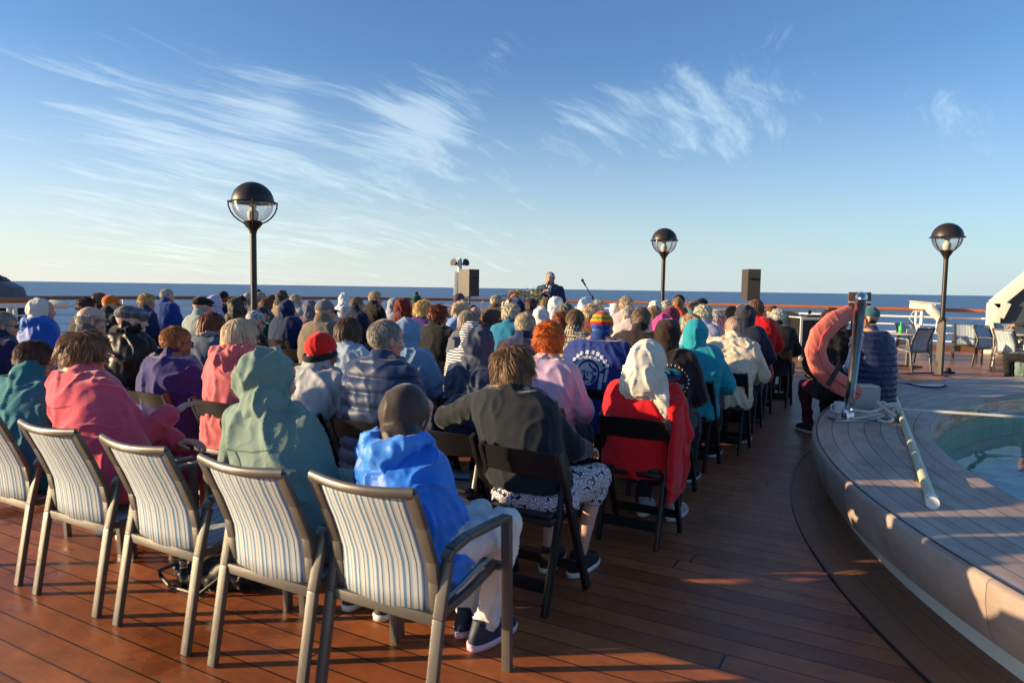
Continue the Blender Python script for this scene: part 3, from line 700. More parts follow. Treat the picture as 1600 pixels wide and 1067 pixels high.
# ------------------------------------------------------------------ loudspeakers, mast, microphones, flowers, desk
M_spk = solid('speaker_box', (.045, .036, .028), .55, bump=.5)
M_grille = solid('speaker_grille', (.020, .019, .018), .5, bump=.8, scale=40)
def loudspeaker(px, pytop, pybot, w, rz, lab, standlab):
    top = atd(px, pytop, w); bot = atd(px, pybot, w); h = top.z - bot.z
    t = empty('loudspeaker', (top.x, top.y, bot.z), rz, lab, 'loudspeaker', 'black loudspeakers on stands')
    wd = .35; dp = .34; vs = []
    prof = [(-wd / 2, -dp * .42), (-wd * .33, dp / 2), (wd * .33, dp / 2), (wd / 2, -dp * .42)]
    g = G(); g.add([(x, y, z) for z in (0, h) for x, y in prof], [(3, 2, 1, 0), (4, 5, 6, 7)] + [(k, (k + 1) % 4, 4 + (k + 1) % 4, 4 + k) for k in range(4)]); g.build('cabinet', M_spk, t, smooth=False)
    g = G(); g.box((0, -dp * .42 - .012, h / 2), (wd * .94, .02, h * .95), bev=.006); g.build('grille', M_grille, t)
    g = G(); g.tube([(-.08, dp / 2, h * .7), (-.08, dp / 2 + .04, h * .7), (.08, dp / 2 + .04, h * .7), (.08, dp / 2, h * .7)], .012, 6); g.build('handle', M_black, t)
    s = empty('speaker_stand', (top.x, top.y, 0), rz, standlab, 'stand'); g = G(); g.tube([(0, 0, .25), (0, 0, bot.z - .002)], .02, 10); g.build('pole', M_black, s)
    for k in range(3): a = 2 * math.pi * k / 3; g = G(); g.tube([(0.02 * math.cos(a), .02 * math.sin(a), .75), (.5 * math.cos(a), .5 * math.sin(a), .015)], .013, 8); g.build('leg', M_black, s)
    return t
loudspeaker(734, 421, 463, 13.9, YAW + R(215), 'black loudspeaker mounted high beside the white mast', 'black tripod stand under the loudspeaker by the white mast')
loudspeaker(1176.5, 421, 470, 13.4, YAW + R(172), 'black loudspeaker on a pole above the woman in red', 'black tripod stand of the loudspeaker above the woman in red')

p = atd(718, 460, 14.6); t = empty('signal_mast', (p.x, p.y, 0), YAW, 'white mast with two small horns and slanting braces behind the crowd', 'mast')
zt = atd(718, 404, 14.6).z
g = G(); g.tube([(0, 0, 0), (0, 0, zt)], .045, 12); g.build('mast_tube', M_white, t)
g = G(); g.box((-.05, .02, zt - .55), (.14, .12, .55), bev=.01); g.build('junction_box', M_white, t)
for s in (-1, 1):
    g = G(); g.lathe([(.025, -.06), (.05, 0), (.075, .05), (.08, .06)], seg=14)
    o = g.build('horn', M_lamp, t); o.location = (s * .10, 0, zt - .10); o.rotation_euler = (R(70), 0, s * R(40))
    g = G(); g.tube([(-.42, -.1, .6), (-.03, 0, zt - .9)], .025, 8) if s < 0 else g.tube([(.05, .4, .6), (.02, 0, zt - .9)], .025, 8); g.build('brace', M_white, t)
g = G(); g.box((-.30, -.05, .98), (.25, .2, .42), bev=.02); g.build('locker', M_white, t)

def mic_stand(base, zclip, tip, lab, boom_back=.3):
    t = empty('microphone_stand', base, 0, lab, 'microphone stand'); bx = Vector((0, 0, zclip)); tip = Vector(tip) - Vector(base)
    g = G(); g.tube([(0, 0, .06), bx], .011, 8); g.build('pole', M_black, t)
    for k in range(3): a = 2 * math.pi * k / 3 + .5; g = G(); g.tube([(0, 0, .12), (.3 * math.cos(a), .3 * math.sin(a), .01)], .009, 6); g.build('leg', M_black, t)
    g = G(); d = (tip - bx); g.tube([bx - d.normalized() * boom_back, bx + d * .93], .009, 8); g.ell(bx, (.028, .028, .03)); g.build('boom', M_black, t)
    g = G(); dn = d.normalized(); g.cap(tip - dn * .10, tip - dn * .02, .016, .018); g.ell(tip, (.028, .028, .028)); g.build('microphone', M_black, t)
w = 13.0; q = atd(925, 475, w); tip = atd(910, 438, w); mic_stand((q.x, q.y, 0), atd(921, 464, w).z, tip, 'black boom microphone stand right of the standing speaker')
q = atd(797, 470, w); tip = atd(846, 453, w - .2); mic_stand((q.x, q.y, 0), atd(815, 461, w).z, tip, 'low boom microphone reaching from the flowers to the standing speaker')

# flowers on a stand in front of the speaker
q = atd(822, 475, 12.7); t = empty('flower_arrangement', (q.x, q.y, 0), 0, 'large yellow, pink and purple flower arrangement left of the standing speaker', 'flowers')
g = G(); g.lathe([(.16, 0), (.10, .05), (.09, .75), (.15, 1.1), (.17, 1.12)], seg=18); g.build('pedestal', M_white, t)
rnd = random.Random(3)
fcols = [((.80, .55, .02), 'yellow'), ((.70, .42, .42), 'pink'), ((.18, .06, .30), 'purple'), ((.75, .70, .62), 'cream'), ((.60, .22, .06), 'orange')]
g = G()
for k in range(150):
    a = rnd.uniform(0, 6.28); ph = rnd.uniform(-.2, 1.2); rr = rnd.uniform(.15, .36); p0 = Vector((math.cos(a) * math.cos(ph) * rr * 1.15, math.sin(a) * math.cos(ph) * rr * .7, 1.21 + math.sin(ph) * rr * .75)); d = Vector((rnd.uniform(-1, 1), rnd.uniform(-1, 1), rnd.uniform(.1, 1.3))).normalized() * rnd.uniform(.05, .12); sd = d.cross(Vector((0, 0, 1))).normalized() * .012
    g.add([p0, p0 + d * .5 + sd, p0 + d, p0 + d * .5 - sd], [(0, 1, 2, 3)])
g.build('leaves', solid('leaf', (.06, .12, .03), .6), t, smooth=False)
for ci, (c, nm) in enumerate(fcols):
    for k in range(7 if ci < 3 else 5):
        a = rnd.uniform(0, 6.28); ph = rnd.uniform(-.1, 1.35)
        if nm == 'purple': a = rnd.uniform(-.9, .5) + YAW
        rr = rnd.uniform(.26, .36); p0 = Vector((math.cos(a) * math.cos(ph) * rr * 1.15, math.sin(a) * math.cos(ph) * rr * .75, 1.21 + math.sin(ph) * rr * .75))
        g = G(); nr = p0 - Vector((0, 0, 1.13)); nr.normalize(); a_, b_ = frame_from(nr)
        for q_ in range(9):
            th = 2 * math.pi * q_ / 9; e = (a_ * math.cos(th) + b_ * math.sin(th)); f_ = (a_ * -math.sin(th) + b_ * math.cos(th)); g.add([p0, p0 + e * .03 + f_ * .018 + nr * .01, p0 + e * .058 + nr * .012, p0 + e * .03 - f_ * .018 + nr * .01], [(0, 1, 2, 3)])
        g.ell(p0 + nr * .012, (.016, .016, .012), nu=8, nv=5); g.build('flower', solid('petal_' + nm, tuple(min(.95, q_ * 1.2) for q_ in c), .6), t)

t.scale = (1.3, 1.3, 1.05)
# mixer desk with a flight case
q = at(1250, 562, 0); q2 = at(1318, 560, 0); wid = .98
t = empty('mixer_desk', (q.x, q.y, 0), YAW, 'black flight case desk with pale aluminium edges holding sound equipment', 'desk')
g = G(); g.box((wid / 2, .35, .48), (wid - .03, .67, .90)); g.build('case', M_blackvinyl, t, smooth=False)
g = G()
for x in (0, wid):
    g.box((x, .01, .48), (.05, .03, .96))
g.box((wid / 2, .01, .95), (wid, .032, .05)); g.box((wid / 2, .01, .025), (wid, .032, .05)); g.box((wid / 2, .35, .972), (wid + .04, .74, .02)); g.build('metal_edge', M_white, t, smooth=False)
mx_ = empty('audio_mixer', (t.location + Vector((math.cos(YAW) * .4 - .1, math.sin(YAW) * .4 + .2, .982))), YAW, 'black audio mixer with an antenna on the flight case desk', 'mixer')
g = G(); g.box((0, 0, .03), (.55, .36, .05), bev=.008); g.build('console', M_black, mx_)
g = G(); [g.box((-.22 + .055 * i, -.05 + .05 * j, .062), (.014, .02, .014)) for i in range(9) for j in range(3)]; g.build('knobs', M_white, mx_, smooth=False)
g = G(); g.tube([(-.1, .1, .05), (-.1, .1, .42)], .007, 6); g.box((-.1, .1, .1), (.06, .04, .12)); g.build('antenna', M_black, mx_)
# wooden slatted deck box
q = atd(1246, 520, 17.2); t = empty('slatted_deck_box', (q.x, q.y, 0), YAW, 'weathered wooden slatted deck box behind the right end of the crowd', 'deck box')
mwood = solid('old_wood', (.36, .25, .15), .7, var=.3, scale=5)
for k in range(9):
    g = G(); g.box((-.95, 0, .09 + k * .115), (1.9, .04, .10), bev=.006); g.build('slat', mwood, t)
g = G(); g.box((-.95, .4, .54), (1.86, .72, 1.04)); g.build('box', mwood, t, smooth=False)
g = G(); g.box((-.95, .38, 1.09), (1.96, .86, .03), bev=.006); g.build('lid', mwood, t)

# white windbreak with glass at the right end of the rail
t = empty('windbreak', (1.98, 22.6, 0), 0, 'white framed sloping windbreak with grey glass at the right edge', 'windbreak')
P0 = aty(1556, 545, 22.6); P1 = aty(1553, 476, 22.6); P2 = aty(1640, 396, 22.6); o0 = t.location
a0 = Vector((P1.x - .0, 22.6, 0)) - o0; a1 = Vector((P1.x, 22.6, P1.z)) - o0; a2 = Vector((P2.x + .8, 22.6, P2.z + .7)) - o0
g = G(); g.beam(a0, a1 + Vector((0, 0, .05)), .30, .34, Vector((0, 1, 0)), .02); g.beam(a1 + (a1 - a2).normalized() * .02, a2, .30, .34, Vector((0, 1, 0)), .02); g.box(a1 + Vector((.10, 0, -.10)), (.42, .334, .42), Matrix.Rotation(.35, 3, 'Y'), .02); g.build('frame', M_cream, t)
g = G(); g.add([(a0.x + .16, .02, .1), (a2.x, .02, .1), (a2.x, .02, a2.z - .3), (a1.x + .16, .02, a1.z - .05)], [(0, 1, 2, 3)]); 
mgl, n, b, out = new_mat('smoked_glass'); b.inputs['Base Color'].default_value = (.045, .055, .065, 1); b.inputs['Roughness'].default_value = .35; g.build('glass', mgl, t, smooth=False)
g = G(); g.box((a1.x + 1.6, -.25, .2), (2.6, .5, .4), bev=.02); g.build('base_box', M_cream, t)

# cameras on the rail, far right
t = empty('rail_camera', (aty(1440, 500, 22.3).x, 22.3, 0), 0, 'white weatherproof camera unit standing on a post at the rail', 'camera'); z1 = aty(1440, 486, 22.3).z
g = G(); g.tube([(0, 0, 0), (0, 0, z1)], .045, 10); g.build('post', M_white, t)
g = G(); g.box((0, 0, z1 + .13), (.62, .3, .18), Matrix.Rotation(R(4), 3, 'Y'), bev=.03); g.box((.05, 0, z1 + .24), (.74, .36, .03), Matrix.Rotation(R(4), 3, 'Y'), bev=.01); g.build('camera_housing', M_cream, t)
g = G(); g.box((-.15, -.1, z1 - .45), (.25, .2, .16), bev=.03); g.tube([(-.15, -.1, z1 - .4), (-.3, -.1, z1 - .2), (-.2, -.05, z1)], .012, 6); g.build('cable_box', M_white, t)
q = aty(1465, 493, 20.5); t = empty('floodlight', q, R(20), 'small white cylindrical floodlight beside the lamp post', 'floodlight')
g = G(); g.tube([Vector((-.22, 0, .20)), Vector((-.18, 0, .17)), Vector((.20, 0, -.16)), Vector((.22, 0, -.18))], [.09, .12, .12, .10], 16); g.build('housing', M_cream, t); g = G(); g.tube([(0, 0, -.08), (-.02, 0, -.4), (-.1, .2, -q.z + .7)], .02, 8); g.tube([(-.1, .2, -q.z + .7), (-.1, .2, -q.z)], .03, 8); g.build('bracket', M_white, t)

# left: covered boat and lamp arm beyond the rail
base = atd(-6, 462, 17.5); t = empty('covered_lifeboat', (base.x, base.y, 0), YAW, 'dark canvas covered lifeboat end at the far left beyond the rail', 'lifeboat')
zb = atd(0, 466, 17.5).z; k = 17.5 / FPX
g = G(); g.loft([(-.35, 0, zb - .6, .85, .7), (-.35, 0, zb, 1.0, .8), (-.3, 0, zb + 12 * k, .85, .7), (-.42, 0, zb + 34 * k, .50, .45), (-.55, 0, zb + 50 * k, .28, .3), (-.6, 0, zb + 56 * k, .1, .1)], 24, 2.2)
me = remesh(g, .05, 4); folds(me, .03, 2.2, 5); link_mesh('canvas_cover', me, fabric((.014, .011, .011), .8, 'shell'), t)
g = G(); g.loft([(.45, -.1, zb + .0, .28, .4), (.42, -.1, zb + .28, .22, .35), (.32, -.1, zb + .42, .05, .2)], 16, 2.4); g.build('canvas_flap', fabric((.12, .12, .14), .8, 'shell'), t)
g = G(); g.tube([(-.45, 0, zb + 40 * k), (-.42, 0, zb + 72 * k)], .05, 8); g.build('davit_post', M_lamp, t)
g = G(); g.box((-.3, .3, zb / 2 - .4), (.5, .5, zb)); g.build('cradle', M_white, t, smooth=False)
q = atd(112, 477, 15.5); t = empty('search_light', (q.x, q.y, 0), YAW, 'grey swivel search light on an arm at the left rail', 'search light')
g = G(); g.cap((-.42, 0, q.z + .02), (-.12, 0, q.z), .10, .075); g.build('lamp_head', M_cream, t); g = G(); g.tube([(-.12, 0, q.z), (.16, 0, q.z), (.16, 0, 0)], .025, 8); g.build('arm', M_white, t)
# near left rail section
t = empty('side_gate_rail', (0, 0, 0), 0, 'short white rail section with a wooden cap at the far left', 'railing')
A_ = atd(-60, 467, 11.2); B_ = atd(52, 467, 12.6)
g = G(); g.tube([(A_.x, A_.y, A_.z - .03), (B_.x, B_.y, B_.z - .03)], .05, 8); g.build('handrail', M_railwood, t)
g = G(); g.beam((A_.x, A_.y, A_.z - .12), (B_.x, B_.y, B_.z - .12), .05, .07); g.build('upper_bar', M_white, t)
for px in (14, 23):
    q = atd(px, 480, 12.1); g = G(); g.tube([(q.x, q.y, 0), (q.x, q.y, A_.z - .14)], .04, 8); g.build('post', M_white, t)
g = G(); g.tube([(A_.x, A_.y, .8), (B_.x, B_.y, .8)], .025, 8); g.build('lower_bar', M_white, t)

# ------------------------------------------------------------------ things on the pool bench
q = at(1325, 657, BZ); t = empty('pool_handrail', q, YAW, 'bent stainless steel handrail standing on the pool bench', 'handrail')
toc = -Vector((q.x, q.y, 0)).normalized(); side_ = Vector((-toc.y, toc.x, 0)); Ri = Matrix.Rotation(-YAW, 3, 'Z')
path = [Ri @ (toc * s_ + side_ * l_ + Vector((0, 0, z_))) for s_, l_, z_ in ((0, 0, .01), (0, .015, .3), (.03, .03, .60), (.10, .04, .80), (.24, .045, .96), (.42, .05, 1.05), (.62, .05, 1.09), (.80, .05, 1.10), (.90, .05, 1.09), (.93, .05, 1.085))]
g = G(); g.tube(path, [.038, .039, .041, .043, .044, .045, .045, .044, .034, .012], 18); g.build('tube', M_steel, t, sharp=0)
g = G(); g.box((0, 0, .008), (.30, .17, .012), bev=.003); g.build('base_plate', M_steel, t)
g = G(); g.lathe([(.055, .014), (.055, .08), (.045, .10)], seg=16); g.build('socket', M_steel, t)
q = at(1334, 640, BZ); t = empty('concrete_block', q + Vector((.06, .15, 0)), YAW, 'small grey square block behind the handrail base', 'block'); g = G(); g.box((0, 0, .11), (.26, .2, .22), bev=.008); g.build('block', solid('grey_block', (.36, .36, .35), .7), t); g = G(); g.box((0, 0, .228), (.24, .18, .012)); g.build('lid', M_cream, t)
q = at(1311, 646, BZ); t = empty('mug', q, YAW, 'white china mug standing on the bench left of the handrail', 'mug')
g = G(); g.lathe([(.032, 0), (.045, .008), (.048, .11), (.044, .11), (.041, .012), (.001, .01)], seg=20); g.build('cup', M_white, t); g = G(); g.tube([(-.045, 0, .09), (-.075, 0, .085), (-.08, 0, .055), (-.068, 0, .03), (-.045, 0, .025)], .007, 8); g.build('cup_handle', M_white, t)
# sign panel on its thin post
q = atd(1331, 500, 9.0); t = empty('small_sign', (q.x, q.y, 0), YAW, 'small brown and grey notice panel on a thin post behind the handrail', 'sign')
zz = atd(1340, 472, 9.0).z
g = G(); g.tube([(0, 0, 0), (0, 0, zz + .05)], .014, 8); g.build('post', M_lamp, t)
g = G(); g.box((.075, -.02, zz), (.285, .02, .25), bev=.004); g.build('panel', solid('brown_panel', (.12, .055, .035), .4, var=.4), t)
g = G(); g.box((.075, -.033, zz), (.28, .006, .022)); g.build('strip', M_white, t)
g = G(); g.box((.15, -.033, zz - .065), (.12, .006, .10)); g.build('dark_patch', M_blackvinyl, t)
# white pole lying over the bench
t = empty('pool_pole', (.19, 4.30, BZ), 0, 'long pale yellow pole lying across the bench towards the pool', 'pole')
far_ = at(1393, 604, BZ + .05) - Vector((.19, 4.30, BZ)); nr_ = at(1457, 782, BZ + .04) - Vector((.19, 4.30, BZ)); nr_.z = .032; far_.z = .032
mp = solid('pale_yellow_plastic', (.55, .54, .36), .45, var=.15)
g = G(); g.tube([nr_, far_], .028, 14); g.build('tube', mp, t)
dn = (far_ - nr_).normalized(); g = G(); g.tube([nr_ - dn * .02, nr_ + dn * .07], .033, 16); g.build('end_cap', M_white, t)
g = G(); g.tube([nr_ + dn * 1.25, nr_ + dn * 1.33], .032, 14); g.tube([nr_ + dn * .75, nr_ + dn * .79], .031, 14); g.build('joint_ring', mp, t)
# cleat under it
q = at(1438, 750, BZ); t = empty('cleat', q, R(70), 'small dark metal cleat screwed to the bench beside the pole', 'cleat'); g = G(); g.tube([(-.09, 0, .012), (-.03, 0, .02), (.03, 0, .02), (.09, 0, .012)], [.005, .011, .011, .005], 8); g.build('bar', M_black, t); g = G(); g.box((0, 0, .006), (.05, .03, .012)); g.build('foot', M_black, t)
# rope: knot, coil, line across the pool
t = empty('rope', at(1385, 655, BZ), 0, 'thick white rope knotted beside the handrail and stretched over the pool', 'rope')
o0 = t.location; kn = Vector((0, 0, .06)); rr = random.Random(5)
hook = at(1330, 640, BZ + .12) - o0; hook2 = at(1330, 655, BZ + .02) - o0
g = G(); g.tube([hook, hook.lerp(kn, .5) + Vector((0, 0, -.01)), kn + Vector((-.02, 0, .04))], .012, 8); g.tube([hook2, hook2.lerp(kn, .5), kn], .012, 8)
g.build('tail', M_rope, t)
g = G(); pts = []
for k in range(60):
    a = k * .62; pts.append(kn + Vector((math.cos(a) * .075 * (1 + .3 * math.sin(k * .9)), math.sin(a * .8) * .06, .035 + .05 * math.sin(a * 1.3 + .5))))
g.tube(pts, .014, 8)
g.build('knot', M_rope, t)
g = G(); pts = [kn + Vector(p) for p in [(.0, 0, 0), (.05, -.12, -.03), (.02, -.24, -.045), (-.05, -.20, -.045), (-.06, -.10, -.04), (-.02, -.05, -.02), (-.10, -.14, -.045), (-.19, -.12, -.045), (-.28, -.08, -.045), (-.20, -.04, -.04), (-.08, -.02, -.03)]]
sm = []
for i in range(len(pts) - 1):
    p0, p1, p2, p3 = pts[max(i - 1, 0)], pts[i], pts[i + 1], pts[min(i + 2, len(pts) - 1)]
    for k in range(6): s = k / 6; sm.append(.5 * ((2 * p1) + (p2 - p0) * s + (2 * p0 - 5 * p1 + 4 * p2 - p3) * s * s + (-p0 + 3 * p1 - 3 * p2 + p3) * s ** 3))
g.tube(sm, .014, 8); g.build('loop', M_rope, t)
d1 = atd(1720, 660, 5.9) - o0; g = G(); g.tube([kn + Vector((.05, 0, .04)), (kn + d1) / 2 + Vector((0, 0, .02)), d1], .014, 8); g.build('line', M_rope, t)
q = at(1545, 643, .35); t = empty('yellow_strap', q, 0, 'yellow strap and rope hitch hanging in the pool under the rope', 'strap')
e = atd(1512, 640, 6.9) - q; g = G(); g.beam(e, (0, 0, 0), .05, .006); g.build('webbing', solid('yellow_web', (.38, .32, .03), .7), t)
g = G(); g.tube([Vector((.09 * math.cos(k * .5), .07 * math.sin(k * .5), .02 * math.sin(k))) for k in range(14)], .014, 8); g.tube([(.08, 0, 0), (.55, .35, .01), (1.2, .9, .02)], .010, 8); g.build('hitch', M_rope, t)
# blue hose loop
hp = [(1360, 600), (1395, 588), (1430, 583), (1458, 583), (1475, 588), (1480, 597), (1470, 605), (1440, 604), (1405, 597), (1370, 592)]
t = empty('blue_hose', at(1440, 590, 0), 0, 'loop of thin dark blue hose lying behind the pool bench', 'hose'); P_ = [at(x, y, BZ + .02 if y > 594 else .02) - t.location for x, y in hp]
sm = []
for i in range(len(P_) - 1):
    p0, p1, p2, p3 = P_[max(i - 1, 0)], P_[i], P_[i + 1], P_[min(i + 2, len(P_) - 1)]
    for k in range(6): s = k / 6; sm.append(.5 * ((2 * p1) + (p2 - p0) * s + (2 * p0 - 5 * p1 + 4 * p2 - p3) * s * s + (-p0 + 3 * p1 - 3 * p2 + p3) * s ** 3))
g = G(); g.tube(sm, .012, 8); g.build('hose', solid('blue_hose', (.01, .02, .16), .4), t)
# underwater handle rail
t = empty('pool_grab_rail', at(1552, 672, .05), 0, 'thin steel grab rail rising from the pool water', 'rail'); g = G(); g.tube([(0, 0, .28), (0, 0, -.3), (.1, .05, -.32), (.55, .35, -.22)], .018, 10); g.build('tube', solid('dull_steel', (.4, .33, .3), .4, metal=.6), t)
# drain-side low lamp foot thing next to the lamp base
t = empty('rope_cleat_foot', at(1482, 583, 0), 0, 'small black fitting on the deck at the foot of the lamp post', 'fitting'); g = G(); g.box((0, 0, .02), (.22, .08, .04), bev=.01); g.ell((.0, 0, .06), (.05, .04, .05)); g.build('fitting', M_black, t)
# black bag under the empty striped chair
t = empty('bag', (-3.05, 2.45, 0), R(15), 'crumpled black bag on the deck under the empty striped chair', 'bag')
g = G(); g.loft([(0, 0, .01, .26, .17), (0, 0, .06, .28, .19), (0, 0, .13, .22, .15), (.02, 0, .19, .12, .08)], 24, 2.5); me = remesh(g, .014, 4); folds(me, .022, 11, 3); link_mesh('bag_body', me, fabric((.012, .012, .014), .45, 'shell'), t)
g = G(); g.tube([(-.18, -.1, .12), (-.28, -.18, .08), (-.32, -.12, .02), (-.2, -.2, .015), (0, -.24, .012), (.1, -.18, .1)], .010, 8); g.build('strap', M_blackvinyl, t)

# ------------------------------------------------------------------ people: shared pieces
def make_head(voxel):
    g = G()
    g.ell((0, -.012, .028), (.077, .098, .088), nu=24, nv=16); g.ell((0, .035, -.03), (.062, .060, .075), nu=20, nv=12)
    g.ell((0, .055, -.078), (.040, .040, .032)); g.ell((0, .082, -.098), (.020, .018, .016)); g.ell((0, .070, .022), (.056, .026, .017)); g.ell((0, .060, .050), (.058, .036, .040))
    g.cap((0, .086, .014), (0, .110, -.022), .010, .013); g.ell((.012, .100, -.026), (.010, .012, .009)); g.ell((-.012, .100, -.026), (.010, .012, .009))
    g.ell((0, .090, -.056), (.024, .013, .007)); g.ell((0, .088, -.067), (.021, .013, .008))
    for s in (-1, 1):
        g.ell((s * .042, .062, -.028), (.024, .030, .026)); g.ell((s * .080, -.006, -.004), (.009, .019, .032), Matrix.Rotation(-s * .35, 3, 'Z') @ Matrix.Rotation(.15, 3, 'X')); g.ell((s * .078, .002, -.026), (.008, .010, .012))
        g.ell((s * .030, .078, .001), (.016, .012, .011))
    g.cap((0, -.018, -.05), (0, -.045, -.19), .054, .064, 16)
    return remesh(g, voxel, 3)
HEAD = {0: make_head(.0055), 1: make_head(.0105)}
def make_hand():
    g = G(); g.cap((0, -.03, 0), (0, .02, 0), .024, .026); g.ell((0, .055, -.002), (.040, .050, .016)); 
    for i, (x, L) in enumerate([(-.030, .062), (-.010, .074), (.010, .080), (.030, .072)]):
        k = Vector((x, .092, 0)); a = Vector((x * 1.12, .092 + L * .48, -.012)); b = Vector((x * 1.15, .092 + L * .78, -.030)); c = Vector((x * 1.15, .092 + L * .90, -.048))
        g.limb([Vector((x * .8, .06, 0)), k, a, b, c], [.011, .0095, .0088, .008, .0072], 10)
    g.limb([Vector((.026, .015, -.004)), Vector((.052, .045, -.012)), Vector((.062, .078, -.018)), Vector((.060, .10, -.026))], [.015, .012, .010, .0085], 10)
    return remesh(g, .0042, 2)
HAND = make_hand()

def hair_mesh(kind, seed, n, wid):
    """hair in the head's frame: an uneven under-layer with hundreds of tapered locks over it"""
    rnd = random.Random(seed); V = []; F = []; T = []
    P = {'short': (.083, .106, .095, .005, .035), 'crop': (.081, .103, .092, .002, .018), 'curly': (.092, .115, .104, .018, .03), 'bouffant': (.095, .118, .112, .022, .045), 'bob': (.093, .112, .100, .012, .075), 'long': (.096, .116, .100, .012, .12), 'wild': (.102, .122, .108, .022, .09), 'fringe': (.080, .100, .088, .004, .02), 'under': (.080, .100, .088, .003, .018)}[kind]
    rx, ry, rz, offs, L = P; C = Vector((0, -.014, .028))
    low = {'short': -.062, 'crop': -.052, 'curly': -.068, 'bouffant': -.075, 'bob': -.105, 'long': -.20, 'wild': -.100, 'fringe': -.055, 'under': -.055}[kind]
    nu, nv = 40, 26; idx = {}
    def surf(th, ph):
        st = math.sin(ph); p = Vector((rx * st * math.cos(th), ry * st * math.sin(th), rz * math.cos(ph)))
        if p.z + C.z < -.02 and kind in ('bob', 'long', 'wild'):
            pass
        return p
    def ok(p):
        q = p + C
        if kind == 'fringe' and q.z > .055 - max(0, -q.y) * .1: return False
        if kind == 'under' and q.z > -.004 - max(0, -q.y) * .30: return False
        if q.z < low: return False
        if q.y > .045 and q.z < .068 + (.012 if kind in ('bouffant', 'wild') else 0): return False
        if q.y > .022 and q.z < -.0: return False
        return True
    # under-layer
    for j in range(nv + 1):
        ph = .03 + (math.pi * .93) * j / nv
        for i in range(nu):
            th = 2 * math.pi * i / nu; p = surf(th, ph)
            down = kind in ('bob', 'long', 'wild')
            if down and ph > math.pi * .52:
                t = (ph / math.pi - .52) / .41; e = surf(th, math.pi * .52); p = Vector((e.x * (1 - .12 * t), e.y * (1 - .10 * t), e.z + (low - .02 - C.z) * t))
            nz = noise.noise(p * 22 + Vector((seed, 0, 0))) * offs * .8 + noise.noise(p * 55) * offs * .4
            q = p * (1 + nz / .1 * .55) + C; idx[(j, i)] = (len(V), ok(p)); V.append(q); T.append(.25 + .4 * rnd.random())
    for j in range(nv):
        for i in range(nu):
            k = (i + 1) % nu; a = [idx[(j, i)], idx[(j, k)], idx[(j + 1, k)], idx[(j + 1, i)]]
            if all(q[1] for q in a): F.append(tuple(q[0] for q in a)[::-1])
    cnt = 0
    while cnt < n:
        th = rnd.uniform(0, 2 * math.pi); ph = math.acos(rnd.uniform(-.75, 1)); p = surf(th, ph)
        if kind in ('bob', 'long', 'wild') and rnd.random() < .3: ph = rnd.uniform(1.3, 1.9); p = surf(th, ph)
        if not ok(p): continue
        cnt += 1
        nr = Vector((p.x / rx ** 2, p.y / ry ** 2, p.z / rz ** 2)).normalized(); crown = Vector((.01, -.05, .09)); away = (p - crown); away -= nr * away.dot(nr)
        if away.length < 1e-4: away = Vector((0, -1, 0))
        fl = away.normalized(); r1 = Vector((rnd.uniform(-1, 1), rnd.uniform(-1, 1), rnd.uniform(-1, 1)))
        l = L * rnd.uniform(.5, 1.3); w = wid * rnd.uniform(.6, 1.4); pts = [p * 1.0 + C]; d = (fl + nr * .35 + r1 * .22).normalized()
        clump = noise.noise_vector(p * 26 + Vector((seed * 3.1, 0, 0)))
        seg = 4
        for s in range(seg):
            if kind in ('curly', 'bouffant'): d = (d + fl * .45 + Vector((rnd.uniform(-1, 1), rnd.uniform(-1, 1), rnd.uniform(-1, 1))) * (.7 if kind == 'curly' else .30) + clump * 1.2 - nr * .05).normalized()
            elif kind == 'wild': d = (d + fl * .45 + clump * 1.1 + Vector((-.18, 0, -.30)) + r1 * .18).normalized()
            elif kind in ('bob', 'long'): d = (d + fl * .2 + Vector((0, -.0, -.75)) + clump * .35 + nr * -.05 + r1 * .1).normalized()
            else: d = (d + fl * .5 + clump * .45 - nr * .12 + r1 * .15).normalized()
            q = pts[-1] + d * l / seg; e = q - C; v = (e.x / (rx + .002)) ** 2 + (e.y / (ry + .002)) ** 2 + (e.z / (rz + .002)) ** 2
            if v < 1 and e.z > -.03: q = C + e / math.sqrt(max(v, .2))
            e = q - C; v = math.sqrt((e.x / rx) ** 2 + (e.y / ry) ** 2 + (max(e.z, -.02) / rz) ** 2); vm = {'wild': 1.22, 'curly': 1.14, 'bouffant': 1.15}.get(kind, 1.08)
            if v > vm: q = C + Vector((e.x * vm / v, e.y * vm / v, e.z * (vm / v if e.z > 0 else 1)))
            pts.append(q)
        sd = nr.cross(d); 
        if sd.length < 1e-4: continue
        sd.normalize(); sd = (sd + nr * rnd.uniform(-.5, .5)).normalized(); b = len(V); t = min(1, max(0, .5 + rnd.gauss(0, .22) + clump.x * .6))
        for s, q in enumerate(pts):
            ww = w * (.55, 1, .85, .6, .12)[s]; lift = nr * .0015 * s; V.append(q + sd * ww + lift); V.append(q - sd * ww + lift); T += [t, t]
        for s in range(seg): F.append((b + 2 * s, b + 2 * s + 1, b + 2 * s + 3, b + 2 * s + 2))
    me = bpy.data.meshes.new('hair'); me.from_pydata([tuple(v) for v in V], [], F); me.update(); me.shade_smooth()
    a = me.attributes.new('tone', 'FLOAT', 'POINT'); a.data.foreach_set('value', T); return me
HC = {}
def hair(kind, lod, seed):
    seed = seed % 3; k = (kind, lod, seed)
    if k not in HC: HC[k] = hair_mesh(kind, seed + 11, 2600 if lod == 0 else 700, .0021 if lod == 0 else .0045)
    return HC[k]

